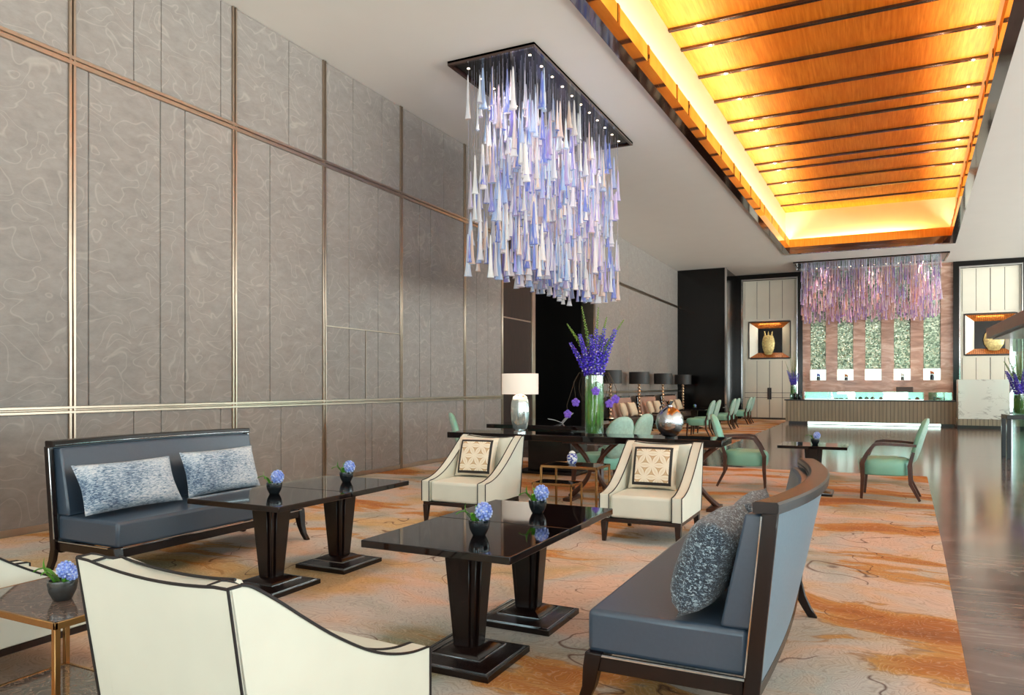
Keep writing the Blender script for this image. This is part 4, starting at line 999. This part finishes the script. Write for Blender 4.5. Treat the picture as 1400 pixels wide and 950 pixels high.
# ------------------------------------------------------------------ chandeliers
CAM = Vector((0, 0, 1.32))
def drop_mesh(b, x, y, z, l, r, a):
    """trumpet shaped blown drop, slightly flattened, z = foot"""
    pr = ((.08, 1.0), (.22, .92), (.34, .66), (.46, .42), (.62, .2), (.86, .06), (1.0, 0.0), (.8, .004))
    n = 7; ca, sa = cos(a), sin(a); rings = []
    for q, k in pr:
        rg = []
        for j in range(n):
            f = 2 * pi * j / n; u, v = r * q * cos(f), r * q * .62 * sin(f); rg.append((x + u * ca - v * sa, y + u * sa + v * ca, z + l * k))
        rings.append(rg)
    b.loft(rings)
def chandelier(label, x0, x1, y0, y1, nx, ny, zlo, ztop, lr, rr, m, lampgrid, per, mx):
    t = thing('chandelier', label, 'chandelier', ((x0 + x1) / 2, (y0 + y1) / 2, HC)); ox, oy = t.location[:2]
    def sh(b): b.M = Matrix.Translation((-ox, -oy, -HC)); return b
    b = sh(MB()); b.box(x0, x1, y0, y1, HC - .03, HC - .002); obj('ceiling_plate', b, M['black'], t, smooth=False)
    b = sh(MB())
    for p, q in ((x0, x0 + .04), (x1 - .04, x1)): b.box(p, q, y0, y1, HC - .06, HC - .003)
    for p, q in ((y0, y0 + .04), (y1 - .04, y1)): b.box(x0 + .04, x1 - .04, p, q, HC - .06, HC - .003)
    obj('plate_rim', b, M['darkbronze'], t, smooth=False)
    for i in range(lampgrid[0]):
        for j in range(lampgrid[1]):
            x = x0 + (x1 - x0) * (.14 + .72 * i / max(1, lampgrid[0] - 1)); y = y0 + (y1 - y0) * (.06 + .88 * j / max(1, lampgrid[1] - 1))
            b = sh(MB()); b.lathe([(.02, HC - .036), (.018, HC - .03)], 10, x, y); obj('spotlight', b, M['bulb'], t, smooth=False)
    drops = []; wires = sh(MB())
    for i in range(nx):
        for j in range(ny):
            x = x0 + (x1 - x0) * (mx + (1 - 2 * mx) * (i + random.uniform(.2, .8)) / nx) ; y = y0 + (y1 - y0) * (.04 + .92 * (j + random.uniform(.2, .8)) / ny)
            zb = 99
            for _ in range(per):
                l = random.uniform(*lr)
                z = zlo + (ztop - zlo) * (random.random() ** .9) + .22 * random.random() * (1 if _ else .5)
                drops.append((x + random.uniform(-.02, .02), y + random.uniform(-.02, .02), z, l, random.uniform(*rr), random.uniform(0, pi))); zb = min(zb, z + l)
            wires.tube([(x, y, zb), (x, y, HC - .02)], .0022, 3)
    # the lowest fringe
    for i in range(nx * ny // 3):
        drops.append((random.uniform(x0 + (x1 - x0) * mx, x1 - (x1 - x0) * mx), random.uniform(y0 + .15, y1 - .15), zlo + random.uniform(0, .35) ** 1.2, random.uniform(*lr), random.uniform(*rr), random.uniform(0, pi)))
    drops.sort(key=lambda d: (Vector(d[:3]) - CAM).length - .6 * (d[4] / rr[1]))
    for d in drops[:100]:
        b = sh(MB()); drop_mesh(b, *d); obj('glass_drop', b, m, t, ang=60)
    b = sh(MB())
    for d in drops[100:]: drop_mesh(b, *d)
    o = obj('glass_drops', b, m, t, ang=60); o['kind'] = 'stuff'
    o = obj('wires', wires, M['wire'], t); o['kind'] = 'stuff'
chandelier('large chandelier of pale blue and white glass drops under a black ceiling plate', -5.24, -3.93, 8.64, 13.0, 11, 36, 2.78, 5.15, (.36, .62), (.042, .068), M['drop'], (2, 11), 2, .12)
chandelier('chandelier of pink and violet glass drops before the stone wall', -2.55, 2.32, 28.1, 29.9, 56, 7, 3.62, 5.3, (.28, .50), (.030, .050), M['droppink'], (10, 2), 2, .045)

# ------------------------------------------------------------------ light
w = bpy.data.worlds.new('World'); scn.world = w; w.use_nodes = True
nt = w.node_tree; bg = nt.nodes['Background']
tc = nt.nodes.new('ShaderNodeTexCoord'); sp = nt.nodes.new('ShaderNodeSeparateXYZ'); rp = nt.nodes.new('ShaderNodeValToRGB')
nt.links.new(tc.outputs['Generated'], sp.inputs[0]); mp = nt.nodes.new('ShaderNodeMath'); mp.operation = 'MULTIPLY_ADD'; mp.inputs[1].default_value = .5; mp.inputs[2].default_value = .5
nt.links.new(sp.outputs[2], mp.inputs[0]); nt.links.new(mp.outputs[0], rp.inputs[0])
e = rp.color_ramp; e.elements[0].position = .46; e.elements[0].color = (2.95, 3.12, 2.92, 1); e.elements[1].position = .54; e.elements[1].color = (.70, .95, 1.0, 1)  # unseen bright ground below the horizon, added to uplight the ceiling
nt.links.new(rp.outputs[0], bg.inputs[0]); bg.inputs[1].default_value = 5.0
def area(name, loc, rot, sx, sy, energy, col=(1, 1, 1), portal=False, spread=None):
    l = bpy.data.lights.new(name, 'AREA'); l.shape = 'RECTANGLE'; l.size = sx; l.size_y = sy; l.energy = energy; l.color = col
    if portal: l.cycles.is_portal = True
    if spread: l.spread = spread
    o = bpy.data.objects.new(name, l); o.location = loc; o.rotation_euler = rot; COL.objects.link(o); return o
area('window_portal', (13.35, 13.5, 2.6), (0, R(90), 0), 4.6, 36, 1, portal=True)
area('window_portal', (3.1, -4.65, 2.6), (R(90), 0, 0), 20.5, 4.6, 1, portal=True)
# cove strips inside the tray (warm), above the ledge, shining on the upstand
ta = math.atan(.0266)
for sx, x, t_ in ((1, -2.875, ta), (-1, 1.78, .043)):
    area('cove_led', (x, 15.2, 6.20), (0, R(180 + sx * 64), -t_), .05, 22, 430, (1, .82, .58))
    area('cove_led', (x, 15.2, 6.22), (0, R(180 - sx * 40), -t_), .04, 22, 105, (1, .86, .72))
area('cove_led', (-.15, 26.34, 6.20), (R(180 - 55), 0, 0), 4.7, .05, 60, (1, .80, .34))
area('cove_led', (-.15, 26.36, 6.22), (R(180 + 40), 0, 0), 4.7, .04, 34, (1, .88, .26))
# downlights
def spot(loc, e, ang=60, col=(1, .86, .68), r=.06):
    l = bpy.data.lights.new('downlight', 'SPOT'); l.energy = e; l.spot_size = R(ang); l.spot_blend = .6; l.color = col; l.shadow_soft_size = r
    o = bpy.data.objects.new('downlight', l); o.location = loc; COL.objects.link(o)
for j in range(4): spot((-4.6, 9.2 + j * 1.1, HC - .05), 170, 80, (1, .9, .84))
for x in (-1.6, 0, 1.6): spot((x, 28.9, HC - .05), 420, 80, (1, .74, .5))
for x, y in ((-5.6, 1.5), (-5.6, 6.5), (-3, 5.0), (-5.4, 20), (-5.4, 23), (-5.4, 26)): spot((x, y, HC - .02), 200, 55, (1, .84, .64))

# ------------------------------------------------------------------ camera, view
cam = bpy.data.cameras.new('Camera'); co = bpy.data.objects.new('Camera', cam); COL.objects.link(co)
co.location = (0, 0, 1.32); co.rotation_euler = (R(90), 0, math.atan(.492))
cam.sensor_width = 36; cam.lens = 36 * 1000 / 1400; cam.shift_y = 53 / 1400; cam.clip_end = 200
scn.camera = co
vs_ = scn.view_settings; vs_.view_transform = 'Standard'; vs_.look = 'None'; vs_.gamma = 1; vs_.exposure = 0; vs_.use_curve_mapping = False
cy = scn.cycles; cy.use_denoising = True; cy.max_bounces = 8; cy.diffuse_bounces = 4; cy.glossy_bounces = 4; cy.transparent_max_bounces = 16; cy.sample_clamp_indirect = 8; cy.caustics_reflective = False; cy.caustics_refractive = False
